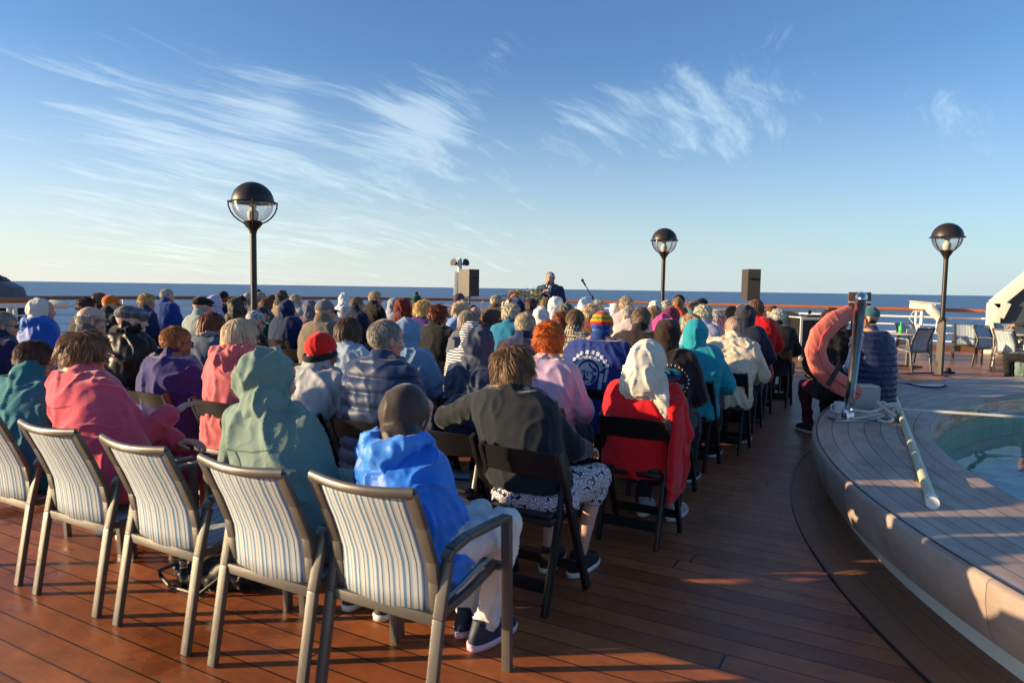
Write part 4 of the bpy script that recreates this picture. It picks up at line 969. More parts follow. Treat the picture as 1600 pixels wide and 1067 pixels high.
def make_glasses():
    g = G()
    for s in (-1, 1):
        g.tube([(s * .034 + .026 * math.cos(a), .108 - abs(s * .034 + .026 * math.cos(a)) * .15, .004 + .019 * math.sin(a)) for a in [2 * math.pi * k / 14 for k in range(14)]], .0022, 6, closed=True)
        g.tube([(s * .060, .099, .008), (s * .082, .06, .012), (s * .086, 0, .008), (s * .085, -.02, -.004)], .0024, 6)
    g.tube([(-.010, .106, .006), (.010, .106, .006)], .0022, 6)
    return g.mesh('glasses')
GLASS_ME = make_glasses()
g = G(); 
for s in (-1, 1): g.ell((s * .034, .103, .004), (.024, .002, .017))
LENS_ME = g.mesh('lens')
g = G(); g.loft([(0, 0, 0, .045, .14), (0, 0, .02, .047, .143), (0, -.01, .045, .042, .125), (0, -.045, .075, .036, .075), (0, -.06, .10, .036, .05)], 20, 2.6); SHOE_ME = remesh(g, .008, 2)
g = G(); g.loft([(0, 0, -.004, .048, .145), (0, 0, .022, .050, .148)], 20, 2.6); SOLE_ME = g.mesh('sole')

def project_decal(name, polys, jm, mat, parent, xc, zc, s, rot=0):
    """flat shapes (list of 2-D meshes) laid on the back (-y side) of a garment mesh"""
    bvh = BVHTree.FromPolygons([v.co.copy() for v in jm.vertices], [tuple(p.vertices) for p in jm.polygons]); V = []; F = []; b = 0
    for vs, fs in polys:
        ok = True; out = []
        for (x, y) in vs:
            xr = x * math.cos(rot) - y * math.sin(rot); yr = x * math.sin(rot) + y * math.cos(rot)
            X = xc + xr * s; Z = zc + yr * s; h = bvh.ray_cast(Vector((X, -1, Z)), Vector((0, 1, 0)))
            if h[0] is None or h[0].y > .14: ok = False; break
            out.append((X, h[0].y - .003, Z))
        if not ok: continue
        V += out; F += [tuple(i + b for i in f) for f in fs]; b += len(out)
    if not V: return
    me = bpy.data.meshes.new(name); me.from_pydata(V, [], F); me.update(); return link_mesh(name, me, mat, parent)
def p_rect(x, y, w, h, n=3):
    vs = [(x - w / 2 + w * i / n, y - h / 2 + h * j / n) for j in range(n + 1) for i in range(n + 1)]
    return vs, [(j * (n + 1) + i, j * (n + 1) + i + 1, (j + 1) * (n + 1) + i + 1, (j + 1) * (n + 1) + i) for j in range(n) for i in range(n)]
def p_ring(x, y, r0, r1, a0=0, a1=360, n=20, ry=1.0):
    vs = []; fs = []
    for i in range(n + 1):
        a = R(a0 + (a1 - a0) * i / n); vs += [(x + r0 * math.cos(a), y + r0 * ry * math.sin(a)), (x + r1 * math.cos(a), y + r1 * ry * math.sin(a))]
    return vs, [(2 * i, 2 * i + 1, 2 * i + 3, 2 * i + 2) for i in range(n)]
def p_text(txt, x, y, size, rot=0):
    cu = bpy.data.curves.new('txt', 'FONT'); cu.body = txt; cu.size = size; cu.align_x = 'CENTER'; cu.resolution_u = 3
    o = bpy.data.objects.new('txt', cu); COL.objects.link(o); dg = bpy.context.evaluated_depsgraph_get(); dg.update(); me = bpy.data.meshes.new_from_object(o.evaluated_get(dg), depsgraph=dg)
    c, q = math.cos(rot), math.sin(rot); vs = [(x + v.co.x * c - v.co.y * q, y + v.co.x * q + v.co.y * c) for v in me.vertices]; fs = [tuple(p.vertices) for p in me.polygons]
    bpy.data.objects.remove(o); bpy.data.curves.remove(cu); bpy.data.meshes.remove(me); return vs, fs

SKIN = (.56, .31, .21); SKIN_D = (.30, .15, .09); SKIN_P = (.62, .37, .28)
OCC = []
def person(X, Y, crown, label, o, group=None, lod=1, standing=False):
    """seated figure: origin on the deck under the hips, facing +y before the root is turned"""
    g_ = o.get('girth', 1.0); lean = o.get('lean', .03); hy, hp, hr = o.get('head', (0, 8, 0)); lx = o.get('lx', 0.0)
    hat = o.get('hat'); seed = int(abs(X * 131 + Y * 57)) % 997
    crown -= {'hood': .02, 'beanie': .012, 'cap': .02, 'flatcap': .01}.get(hat, 0) + {'bouffant': .03, 'curly': .02, 'wild': .02, 'bob': .008, 'long': .008}.get(o.get('hair'), 0) * (0 if hat else 1)
    tilt = Matrix.Rotation(R(hy), 3, 'Z') @ Matrix.Rotation(R(-hp), 3, 'X') @ Matrix.Rotation(R(hr), 3, 'Y')
    hz = crown - .118; HP = Vector((lx * 1.15, lean * 1.25 + .035 + hp * .0012, hz)); HM = Matrix.Translation(HP) @ tilt.to_4x4()
    sz = crown - .257 - o.get('neck', 0) + hp * .0006
    base = .0
    hipz = .50 if not standing else .95
    SW = .190 * o.get('shoulder', 1) 
    def torso(e, bottom=None):
        b0 = hipz - .06 if bottom is None else bottom
        R_ = []
        for t, hw, hd in ((0, .185, .150), (.12, .192, .155), (.35, .172, .140), (.6, .178, .138), (.80, .190, .128), (.93, .180, .108), (1.0, .150, .090), (1.07, .105, .072), (1.14, .068, .062)):
            zz = b0 + (sz + .01 - b0) * t if t <= 1 else sz + .01 + (t - 1) * .5
            q = (zz - hipz) / (sz - hipz); bow = o.get('bow', .02) * math.sin(max(0, min(1, q)) * math.pi)
            gg_ = 1 + (g_ - 1) * min(1, t * 1.4) if 'hipg' not in o else o['hipg'] + (g_ - o['hipg']) * min(1, t * 1.6)
            R_.append((lx * max(0, q), lean * max(0, q) - bow, zz, hw * gg_ + e, hd * min(gg_, 1.06) + e * .9))
        return R_
    arms = {}
    pose = o.get('arms', 'lap')
    for s in (-1, 1):
        sh = Vector((lx + s * (SW - .015), lean - .005, sz - .045)); 
        if standing:
            el = Vector((s * .26, lean - .02, sz - .32)); wr = Vector((s * .25, lean + .08, sz - .56))
        else: el = Vector((lx * .6 + s * (.235 * g_ + .01), lean + .03, max(sz - .31, .66))); wr = Vector((s * .09, lean + .27, .655))
        if (pose, s) in ARMPOSE: a, b = ARMPOSE[(pose, s)]; el = sh + Vector(a); wr = el + Vector(b)
        if 'arm%d' % s in o: a, b = o['arm%d' % s]; el = sh + Vector(a); wr = el + Vector(b)
        arms[s] = (sh, el, wr)
    legs = {}
    for s in (-1, 1):
        if standing: legs[s] = (Vector((s * .09, 0, .93)), Vector((s * .105, .01, .50)), Vector((s * .12, -.02, .09)))
        else:
            ky, kx = o.get('knee', (.44, .12)); legs[s] = (Vector((s * .09, .03, .515)), Vector((s * kx, ky, .52)), Vector((s * (kx - .01), ky + o.get('shin', -.03), .10)))
            if 'leg%d' % s in o: a, b = o['leg%d' % s]; legs[s] = (legs[s][0], Vector(a), Vector(b))
    # ---- body skin: one mesh (head, neck, trunk, limbs, hands)
    g = G(); g.loft([(r[0], r[1], r[2], max(.02, r[3] - .012), max(.02, r[4] - .012)) for r in torso(0)], 18)
    for s in (-1, 1):
        sh, el, wr = arms[s]; g.limb([sh, el, wr], [.046, .036, .024], 10); hp_, kn, an = legs[s]; g.limb([hp_, kn, an], [.075, .052, .036], 10); 
        g.cap(an, an + Vector((0, .13, -.06)), .034, .026, 8)
    bm_ = remesh(g, .022 if lod else .016, 2)
    parts = [(HEAD[0 if lod == 0 else 1], HM), (bm_, Matrix.Identity(4))]
    for s in (-1, 1):
        sh, el, wr = arms[s]; d = (wr - el).normalized(); up = Vector((0, 0, 1)) if not o.get('palm_in') else Vector((s, 0, 0.2))
        a, b = frame_from(d, up); M = Matrix((a, d, b)).transposed().to_4x4(); M.translation = wr
        if s > 0: M = M @ Matrix.Diagonal((-1, 1, 1, 1))
        if lod == 0 or o.get('hands'): parts.append((HAND, M))
        else: parts.append((HAND_LO, M))
    body = join_pydata(parts)
    root = link_mesh('person', body, skin_mat(o.get('skin', SKIN))); root.location = (X, Y, base); root.rotation_euler = (0, 0, R(o.get('yaw', 0)))
    tag(root, label, 'person', group or 'people seated on the open deck')
    # ---- upper garment
    col = o.get('c', (.05, .07, .15)); mk = o.get('mk', 'plain'); jm = fabric(col, o.get('rough', .85), mk, o.get('c2'), o.get('sc', 1.0), o.get('sheen', .25))
    th = o.get('thick', .022); kind = o.get('top', 'jacket')
    vox = .020 if lod else o.get('vox', .0115)
    g = G(); bt = o.get('hem', hipz - .075 if kind != 'drape' else hipz - .10)
    g.loft(torso(th, bt)[:-1] if o.get('collar', 1) else torso(th, bt)[:-2], 26)
    if kind != 'vest':
        for s in (-1, 1):
            sh, el, wr = arms[s]; ext = (wr - el).normalized() * -.015
            g.limb([sh, el, wr + ext], [.058 + th * .5, .050 + th * .6, .034 + th * .7], 12)
    if kind == 'drape':   # towel or blanket over the shoulders and arms
        rr = []
        for t in range(9):
            q = t / 8; zz = o.get('drape_bottom', hipz - .12) + (sz + .03 - o.get('drape_bottom', hipz - .12)) * q; w = (.262 - .012 * q) if q < .75 else (.253 - (q - .75) * .55); dd = (.20 - .04 * q) if q < .75 else (.17 - (q - .75) * .35)
            rr.append((lx * q, lean * q + .01 + o.get('drape_y', 0.0) * (1 - q), zz, w * g_, dd * g_))
        g.loft(rr, 30, 2.2)
    if o.get('collar', 1): nk = HP + Vector((0, -.045, -.135)); g.cap((lx, lean - .015, sz + .0), (lx * 1.08, nk.y + .0, sz + .07 * o.get('collar', 1)), .085, .070 + .008 * o.get('collar', 1), 16)
    jme = remesh(g, vox, 5 if lod == 0 else 2)
    if lod == 0 or mk == 'puffq': folds(jme, o.get('fold', .006), o.get('foldf', 9.0), seed, puff=o.get('puff', 0), puffamp=o.get('puffamp', .012), fine=o.get('fine', (.28 if mk == 'shell' else .12) if lod == 0 else 0))
    else: folds(jme, o.get('fold', .007), 8.0, seed, puff=o.get('puff', 0), puffamp=.014)
    nm = {'drape': 'towel', 'vest': 'vest', 'shirt': 'shirt'}.get(kind, 'jacket')
    jo = link_mesh(o.get('topname', nm), jme, jm, root)
    if kind == 'vest':
        g = G()
        for s in (-1, 1): sh, el, wr = arms[s]; g.limb([sh, el, wr - (wr - el).normalized() * .02], [.056, .047, .036], 12)
        me = remesh(g, vox, 2); folds(me, .005, 10, seed); link_mesh('shirt_sleeves', me, fabric(o.get('shirt', (.5, .58, .66))), root)
    # ---- trousers, shoes
    tc_ = o.get('tr', (.02, .022, .03)); g = G()
    g.ell((0, .0, hipz + .0), (.185 * o.get('hipw', .9 if kind == 'drape' else min(g_, 1.05)), .15 * min(g_, 1.1), .10), nu=20, nv=12)
    for s in (-1, 1): a, b, c = legs[s]; short = o.get('shorts'); g.limb([a, b] + ([b.lerp(c, .25)] if short else [c]), [.098 * g_, .075, .065] if short else [.095 * g_, .072, .052], 14)
    me = remesh(g, vox + .003, 4 if lod == 0 else 1); folds(me, .010 if lod == 0 else .007, 10, seed + 1, fine=.15 if lod == 0 else 0)
    link_mesh('shorts' if o.get('shorts') else 'trousers', me, fabric(tc_, .85, o.get('trk', 'plain'), o.get('trc2'), o.get('trsc', 1)), root)
    for s in (-1, 1):
        a, b, c = legs[s]; q = link_mesh('shoe', SHOE_ME, solid('shoe_%s' % (o.get('shoe', (.02, .02, .025)),), o.get('shoe', (.02, .02, .025)), .6), root, (c.x, c.y + .055, .022), (0, 0, -s * .1), (1.08, 1.05, 1.08) if lod == 0 else (1, 1, 1))
        if lod == 0:
            gg = G()
            for k_ in range(4): gg.tube([(-.024, .005 - .022 * k_ + .03, .062 + .006 * k_), (0, .005 - .022 * k_ + .024, .072 + .007 * k_), (.024, .005 - .022 * k_ + .03, .062 + .006 * k_)], .0035, 6)
            gg.build('laces', solid('laces', (.35, .20, .30), .7), q)
        if lod == 0: link_mesh('sole', SOLE_ME, M_white if not o.get('sole') else solid('sole_c', o['sole'], .6), q, (0, 0, -.012))
    # ---- hair and headgear in the head frame
    HR = tilt.to_euler()
    hk = o.get('hair'); hcol = o.get('hc', (.30, .28, .25))
    if hat in ('beanie', 'cap', 'flatcap') and hk in ('fringe', 'short', 'crop'): hk = 'under'
    if hk: link_mesh('hair', hair(hk, lod, seed), hair_mat(hcol), root, HP, HR)
    hm_ = fabric(o.get('hatc', (.05, .05, .06)), .85, o.get('hatk', 'plain'), o.get('hatc2'), o.get('hatsc', 1.0))
    if hat == 'hood':
        hs = o.get('hs', 1.0); g = G(); g.ell((0, -.028 - .01 * hs, .012), (.108 * hs, .128 * hs, .136 * min(hs, 1.06)), nu=28, nv=18); g.ell((0, -.085 * hs, -.02), (.07, .06, .09))
        inv = tilt.inverted(); nb = inv @ (Vector((lx, lean - .02, sz + .02)) - HP); g.cap((0, -.03, -.06), nb, .098 * hs, .115 * hs, 20)
        if o.get('hoodtip'): g.ell((0, -.10, .06), (.06, .07, .05))
        me = remesh(g, .016 if lod else .0095, 4); folds(me, .006 * o.get('hoodfold', 1 if lod == 0 else 1.7), 11, seed + 5, stretch=(1, 1, .6)); co = get_co(me)
        m_ = (co[:, 1] > .040) & (np.abs(co[:, 0]) < .085) & (co[:, 2] > -.135) & (co[:, 2] < .085); del_verts(me, m_)
        link_mesh('hood', me, fabric(o.get('hatc', col), o.get('rough', .85), o.get('hatk', mk), o.get('c2'), o.get('sc', 1.0)), root, HP, HR)
    elif hat == 'beanie':
        g = G(); g.ell((0, -.014, .036), (.088, .108, .100), nu=28, nv=18); me = remesh(g, .014 if lod else .008, 2); folds(me, .003, 14, seed); co = get_co(me); del_verts(me, co[:, 2] < o.get('hatlow', -.012) - np.clip(-co[:, 1], 0, 1) * .35)
        b = link_mesh('beanie', me, hm_, root, HP, HR)
        cuffc = o.get('cuff')
        if cuffc: g = G(); g.tube([(.087 * math.cos(2 * math.pi * k / 28), -.014 + .108 * math.sin(2 * math.pi * k / 28), -.004 + .032 * math.sin(2 * math.pi * k / 28) - .012) for k in range(28)], .022, 8, closed=True, sx=.35, up=Vector((0, 0, 1))); g.build('cuff', fabric(cuffc), b)
        if o.get('pom'): g = G(); g.ell((0, -.02, .155), (.035, .035, .035)); me = remesh(g, .008, 1); folds(me, .012, 30, 2); link_mesh('pompom', me, fabric(o['pom'], .95, 'fleece'), b)
    elif hat in ('cap', 'flatcap'):
        g = G()
        if hat == 'cap': g.ell((0, -.012, .045), (.085, .103, .085), nu=28, nv=18)
        else: g.ell((0, -.005, .052), (.093, .122, .060), nu=28, nv=18); g.ell((0, .06, .048), (.075, .07, .038)); g.ell((0, -.03, .06), (.088, .09, .062))
        me = remesh(g, .014 if lod else .008, 2); folds(me, .0025, 14, seed); co = get_co(me); del_verts(me, co[:, 2] < .022 + co[:, 1] * .12 if hat == 'cap' else co[:, 2] < .015 + co[:, 1] * .18)
        b = link_mesh('cap', me, hm_, root, HP, HR)
        g = G(); vs = []; n_ = 12
        for k in range(n_ + 1):
            a = R(-62 + 124 * k / n_); ln = (.075 if hat == 'cap' else .03) * math.cos(a * .8)
            for rr_, dz in ((0, 0), (.5, .002), (1, -.012)):
                vs.append((math.sin(a) * (.080 + ln * rr_ * .5), -.012 + math.cos(a) * .098 + ln * rr_, (.034 if hat == 'cap' else .032) + dz - .012 * abs(math.sin(a)) * rr_))
        fs = [(3 * k + j, 3 * k + j + 1, 3 * k + j + 4, 3 * k + j + 3) for k in range(n_) for j in range(2)]; m = len(vs)
        vs2 = vs + [(x, y, z - .004) for x, y, z in vs]; fs2 = fs + [tuple(i + m for i in f[::-1]) for f in fs] + [(3 * k + 2, 3 * k + 2 + m, 3 * k + 5 + m, 3 * k + 5) for k in range(n_)]
        gg = G(); gg.add(vs2, fs2); gg.build('brim', fabric(o.get('brimc', o.get('hatc', (.05, .05, .06)))), b)
        if hat == 'cap' and o.get('button', 1): gg = G(); gg.ell((0, -.012, .131), (.008, .008, .004)); gg.build('button', hm_, b)
    if o.get('hooddown'):   # hood lying on the back
        cc = HP + Vector((0, -.10, -.165)); g = G()
        g.limb([(lx - .10, lean + .02, sz + .055), (lx - .085, lean - .10, sz + .04), (lx, lean - .15, sz - .0), (lx + .085, lean - .10, sz + .04), (lx + .10, lean + .02, sz + .055)], [.035, .045, .052, .045, .035], 12)
        g.ell((lx, lean - .125, sz - .03), (.105, .045, .085), Matrix.Rotation(-.35, 3, 'X'))
        me = remesh(g, .016 if lod else .010, 3); folds(me, .011, 12, seed + 9); link_mesh('hood', me, fabric(o.get('hoodc', col), o.get('rough', .85), mk if mk != 'stripeh' else 'plain', o.get('c2')), root)
    if o.get('scarf'):
        g = G(); ring = [(lx + .082 * math.cos(a), lean + .005 + .075 * math.sin(a), sz + .075 + .012 * math.sin(a)) for a in [2 * math.pi * k / 20 for k in range(20)]]; g.tube(ring, .034, 10, closed=True)
        me = remesh(g, .014 if lod else .009, 2); folds(me, .010, 14, seed + 2); link_mesh('scarf', me, fabric(o['scarf'], .9, o.get('scarfk', 'plain'), o.get('scarfc2'), o.get('scarfsc', 1)), root)
    if o.get('glasses'):
        q = link_mesh('glasses', GLASS_ME, M_black, root, HP, HR); link_mesh('lens', LENS_ME, M_lens if o['glasses'] == 'sun' else M_glass, q)
    if lod == 0 or o.get('eyes') or abs(hy) > 30:
        for s in (-1, 1):
            g = G(); g.ell((s * .031, .0835, .004), (.0105, .0105, .0085), nu=12, nv=8); q = g.build('eye', M_eyewhite, root); q.location = HP; q.rotation_euler = HR
            g = G(); g.ell((s * .031, .0925, .004), (.0055, .0025, .0055), nu=10, nv=6); g.build('iris', M_eye, q)
    OCC.append((X, Y, label)); root['_jm'] = 0
    del root['_jm']
    return root, jme, dict(HP=HP, HR=HR, sz=sz, arms=arms, lean=lean)
ARMPOSE = {('wide', -1): ((-.10, .05, -.24), (.06, .24, -.06)), ('wide', 1): ((.10, .05, -.24), (-.06, .24, -.06)),
           ('cross', -1): ((-.05, .06, -.25), (.22, .17, .02)), ('cross', 1): ((.05, .06, -.25), (-.22, .19, .0))}
M_eyewhite = solid('eye_white', (.65, .62, .58), .2, var=.03)
# simpler hand for people farther off
g = G(); g.cap((0, -.02, 0), (0, .05, 0), .022, .026, 8); g.ell((0, .06, -.002), (.038, .05, .015), nu=10, nv=6)
for x in (-.030, -.010, .010, .030): g.cap((x, .09, -.002), (x * 1.1, .155 - abs(x - .005) * .5, -.028), .0095, .0075, 6)
g.cap((.03, .03, -.005), (.062, .085, -.02), .014, .009, 6)
HAND_LO = g.mesh('hand')

def rowY(k): return 4.33 + .99 * k
GREYH = (.42, .38, .34); WHITEH = (.72, .64, .52); BLOND = (.62, .42, .18); BROWN = (.12, .060, .030); RED = (.42, .12, .025); DARK = (.025, .018, .015); SILV = (.34, .32, .30)
TAKEN = {}
def seat(px, py, k, short, label, **o):
    """a person whose crown shows at photo pixel (px, py), seated in row k, and the folding chair below"""
    Yh = rowY(k); P = aty(px, py, Yh); lean = o.get('lean', .03); hp = o.get('head', (0, 8, 0))[1]; hx = o.get('lx', 0) * 1.15
    X = P.x - hx; Y = Yh - (lean * 1.25 + .035 + hp * .0012)
    cr = min(1.47, max(1.10, P.z))
    for (a, b, s) in TAKEN.get(round(k, 1), []):
        if abs(a - X) < .38: print('CLOSE', k, short, '|', s, round(abs(a - X), 2))
    TAKEN.setdefault(round(k, 1), []).append((X, Y, short))
    d = (Vector((X, Y, 1)) - Vector((0, 0, 1.5))).length
    lod = o.pop('lod', 0 if d < 6.9 else 1)
    if d > 6.9 and 'head' not in o: o['head'] = (random.uniform(-32, 12), random.uniform(-2, 14), random.uniform(-8, 8))
    if lod and 'yaw' not in o: o['yaw'] = random.uniform(-9, 7)
    if 'lean' not in o: o['lean'] = lean
    sh = (cr - .265) - 1.0
    r = person(X, Y, cr, label, o, 'people seated in the rows of black folding chairs', lod)
    if o.get('chair', 1):
        chair('f', X + o.get('chx', 0), Y - .235, R(o.get('chr', random.uniform(-2, 2))), 'black folding chair under the ' + short, 'black folding chairs in the audience rows')
    if o.get('dbg'): print(short, round(X, 2), round(Y, 2), round(P.z, 2))
    return r

# --- front row of the picture: the striped chairs
def sling_person(px, py, Yh, label, **o):
    P = aty(px, py, Yh); lean = o.get('lean', .03); X = o.pop('cx', P.x); o['lx'] = (P.x - X) / 1.15; Y = Yh - (lean * 1.25 + .035 + o.get('head', (0, 8, 0))[1] * .0012)
    print(label[:30], round(X, 2), round(Y, 2), 'z', round(P.z, 2)); return person(X, Y, P.z, label, o, 'people on the striped patio chairs', 0)
SP = []
SP.append(sling_person(634, 599, 2.37, 'person in a bright blue hooded rain jacket, dark brown head covering and white trousers', cx=-1.60, c=(.020, .17, .66), vox=.009, rough=.45, mk='shell', fold=.013, foldf=8, thick=.034, hat='hood', hatc=(.050, .036, .030), hs=.90, hatk='plain', hooddown=1, hoodc=(.05, .24, .74), lean=.10, head=(-6, 16, 2), arms='cross', tr=(.66, .64, .62), shoe=(.012, .018, .05), sole=(.66, .44, .54), leg1=((.13, .40, .545), (.055, .36, .10)), **{'leg-1': ((-.05, .44, .53), (-.09, .42, .10))}, shoulder=.95, hoodfold=.8, girth=.95, yaw=-4, hipg=.85, hem=.45))
SP.append(sling_person(426, 549, 2.27, 'person in a sage green hooded raincoat with the hood up', cx=-2.16, c=(.16, .235, .20), rough=.75, mk='shell', vox=.009, fold=.013, foldf=6, thick=.040, hat='hood', hatc=(.17, .25, .21), hs=1.08, hoodtip=1, lean=.06, head=(-14, 10, 2), girth=1.06, shoulder=1.05, tr=(.03, .04, .06), hoodfold=2.2, arms='wide', hipg=.92))
SP.append(sling_person(136, 517, 2.36, 'woman in a coral pink fleece with windblown brown hair and glasses', cx=-3.50, c=(.72, .075, .115), vox=.009, mk='fleece', c2=None, fold=.010, foldf=7, thick=.042, hair='wild', hc=(.24, .125, .055), lean=.10, head=(-26, 16, 2), girth=1.12, shoulder=1.12, hipg=.92, glasses='clear', collar=.5, hem=.45, tr=(.25, .01, .02), arm1=((.19, .10, -.24), (.04, .15, .09)), hands=1))
SP.append(sling_person(54, 535, 2.36, 'person with short brown hair in a teal shirt at the left edge', cx=-4.15, c=(.012, .16, .19), fold=.012, thick=.030, hair='short', hc=(.10, .055, .03), lean=.12, head=(-24, 24, 0), girth=1.1, glasses='clear', tr=(.03, .03, .05), bow=.04))

def seams(owner, j_, sz, pts_list, c, wd=.006):
    D = []
    for pts in pts_list:
        vs = []; fs = []
        fine_ = []
        for a, b_ in zip(pts, pts[1:]):
            for k in range(8): fine_.append((a[0] + (b_[0] - a[0]) * k / 8, a[1] + (b_[1] - a[1]) * k / 8))
        fine_.append(pts[-1])
        for i, q_ in enumerate(fine_):
            a = fine_[max(i - 1, 0)]; b_ = fine_[min(i + 1, len(fine_) - 1)]; dx, dy = b_[0] - a[0], b_[1] - a[1]; L = math.hypot(dx, dy) or 1
            nx, ny = -dy / L * wd / 2, dx / L * wd / 2; vs += [(q_[0] + nx, q_[1] + ny), (q_[0] - nx, q_[1] - ny)]
        for i in range(len(fine_) - 1): D.append((vs[2 * i:2 * i + 4], [(0, 1, 3, 2)]))
    project_decal('seam', D, j_, fabric(c), owner, 0, sz, 1.0)
for (owner, j_, inf), c in zip(SP, [(.008, .07, .30), (.09, .14, .115), (.45, .03, .06), None]):
    if c: o_lx = inf['HP'].x * .85; seams(owner, j_, inf['sz'], [[(o_lx - .20, -.105), (o_lx - .10, -.125), (o_lx, -.13), (o_lx + .10, -.125), (o_lx + .20, -.105)], [(o_lx, -.13), (o_lx * .4, -.30), (0, -.46)]], c)
# --- row -1
seat(806, 538, -1, 'woman in the charcoal cardigan', 'woman in a charcoal ribbed cardigan and patterned skirt shorts leaning on the next chair', c=(.010, .014, .020), fold=.006, fine=0, thick=.030, girth=1.20, lx=-.20, lean=.12, head=(-6, 8, -12), hair='wild', hc=(.19, .105, .05), tr=(.012, .015, .05), trk='floral', trc2=(.62, .60, .66), trsc=1.0, shorts=1, hem=.55, hipw=1.36, **{'arm-1': ((-.30, .06, -.13), (-.06, .22, .06))}, arm1=((.14, .10, -.22), (-.03, .24, -.05)), shoe=(.01, .01, .01), chx=.0, leg1=((.17, .42, .52), (.12, .32, .10)), **{'leg-1': ((-.10, .44, .52), (-.06, .30, .10))}, chr=-2, skin=(.60, .36, .28))
chair('f', -2.16, rowY(-1) - .30, R(2), 'empty black folding chair with a small packet on its seat', 'black folding chairs in the audience rows')
t = empty('packet', (-2.17, rowY(-1) - .04, .476), R(25), 'small silvery blue packet lying on the empty chair seat', 'packet'); g = G(); g.box((0, 0, .006), (.14, .09, .012), bev=.004); g.build('wrapper', solid('foil', (.10, .18, .26), .3, metal=.3, bump=.6), t)
seat(604, 501, -1, 'grey haired man in the navy puffer', 'grey haired man in a navy quilted puffer jacket', c=(.025, .045, .11), rough=.42, fold=.006, puff=.085, puffamp=.022, thick=.042, girth=1.05, hair='crop', hc=(.36, .33, .29), head=(-24, 3, 0), collar=.55, neck=.012, sheen=.1, shoulder=1.05, skin=(.62, .30, .21))
seat(503, 520, -1, 'person in the red beanie', 'person in a red beanie with black band and pale grey jacket', c=(.34, .35, .38), rough=.6, mk='shell', fold=.012, thick=.034, girth=1.05, hat='beanie', hatc=(.62, .015, .012), cuff=(.015, .015, .017), hair='fringe', hc=GREYH, head=(-6, 8, 0), skin=SKIN_D, collar=1.1)
seat(378, 498, -1, 'woman in the pink hooded top', 'woman with long pale blond grey hair and dark glasses in a pink hooded top', c=(.60, .14, .16), fold=.012, thick=.036, hair='long', hc=(.62, .50, .35), hooddown=1, head=(-26, 4, 0), glasses='sun', collar=.6, scarf=(.62, .16, .12), girth=1.02)
seat(276, 511, -1, 'woman wrapped in the purple towel', 'person with short ginger hair wrapped in a dark purple blue towel', c=(.028, .020, .14), mk='fleece', top='drape', fold=.014, foldf=6, thick=.05, hair='crop', hc=(.42, .19, .06), glasses='clear', head=(-24, 6, 0), girth=1.06, skin=SKIN_D, collar=.7)
seat(205, 476, -1, 'man in the black leather jacket', 'man in a checked flat cap and black leather jacket with a fur collar', c=(.020, .016, .013), rough=.38, fold=.016, thick=.045, hat='flatcap', hatc=(.065, .075, .085), hatk='plaid', hatc2=(.16, .17, .18), hatsc=.06, head=(-26, 4, 0), scarf=(.008, .007, .007), girth=1.12, hair='fringe', hc=GREYH, sheen=0, skin=(.62, .36, .28))
seat(143, 479, -1, 'bald man with glasses', 'bald man with a grey fringe of hair and thin glasses near the left edge', c=(.10, .10, .11), hair='fringe', hc=(.5, .46, .4), glasses='clear', head=(-26, 2, 0), skin=(.60, .38, .29))
seat(6, 489, -1, 'grey haired person cut by the left edge', 'grey haired person in navy with sunglasses cut off by the left edge', c=(.012, .015, .07), hair='short', hc=SILV, glasses='sun', head=(-30, 4, 0), thick=.03)

# --- row 0
seat(1014, 534, 0, 'person in the red shawl', 'person under a cream ribbed hood scarf with a bright red shawl', c=(.58, .008, .015), top='drape', topname='shawl', fold=.008, foldf=6, thick=.04, hat='hood', hatc=(.70, .66, .56), hatk='rib', sc=.014, hs=1.12, head=(4, 10, 0), tr=(.02, .02, .03), shoe=(.50, .46, .42), girth=.98, hoodtip=1, collar=0, drape_bottom=.42)
SH = bpy.data.objects[-1] if False else [q for q in bpy.data.objects if q.get('label', '').startswith('person under a cream ribbed')][0]
g = G(); g.loft([(.215, .02, .26, .020, .16), (.235, .01, .45, .040, .19), (.235, 0, .70, .045, .17), (.20, 0, .90, .05, .10)], 24); me = remesh(g, .0115, 4); folds(me, .012, 7, 3, stretch=(1, 1, .3)); link_mesh('shawl_side', me, fabric((.58, .008, .015)), SH)
g = G(); g.cap((0, -.035, 1.10), (.01, -.05, .99), .105, .150, 20); g.limb([(.09, -.05, 1.0), (.135, -.075, .90), (.155, -.07, .78), (.155, -.04, .66)], [.075, .062, .050, .030], 14)
me = remesh(g, .0095, 4); folds(me, .010, 12, 4, stretch=(1, 1, .4)); link_mesh('scarf_tail', me, fabric((.70, .66, .56), .85, 'rib', None, .014), SH)
seat(860, 501, 0, 'orange haired woman in lilac', 'woman with bright orange hair in a lilac speckled knit jumper', c=(.48, .34, .50), mk='fleece', hair='bouffant', hc=(.66, .16, .015), thick=.030, girth=1.12, head=(-8, 4, 0), collar=.1, neck=.012, fold=.009, skin=(.62, .38, .30))
seat(754, 515, 0, 'person in the navy windcheater', 'person with a grey and navy printed hood scarf in a navy windcheater', c=(.018, .030, .075), rough=.6, mk='shell', fold=.012, hat='hood', hatc=(.045, .055, .10), hatk='plain', hs=1.0, head=(-8, 8, 3), thick=.034, hoodfold=2.5, girth=1.08)
seat(641, 496, 0, 'person in the light blue fleece hood', 'person in a light blue hooded fleece with the hood up', c=(.16, .27, .42), mk='fleece', hat='hood', hatc=(.17, .28, .43), hs=.92, head=(-10, 8, 0), thick=.040, fold=.010, girth=1.08, arms='wide')
seat(546, 497, 0, 'person in the pale blue jacket', 'woman with a dark brown bob in a pale blue jacket', c=(.34, .42, .52), rough=.6, mk='shell', hair='bob', hc=(.09, .048, .025), head=(-8, 6, 0), thick=.034, collar=1.2, fold=.010)
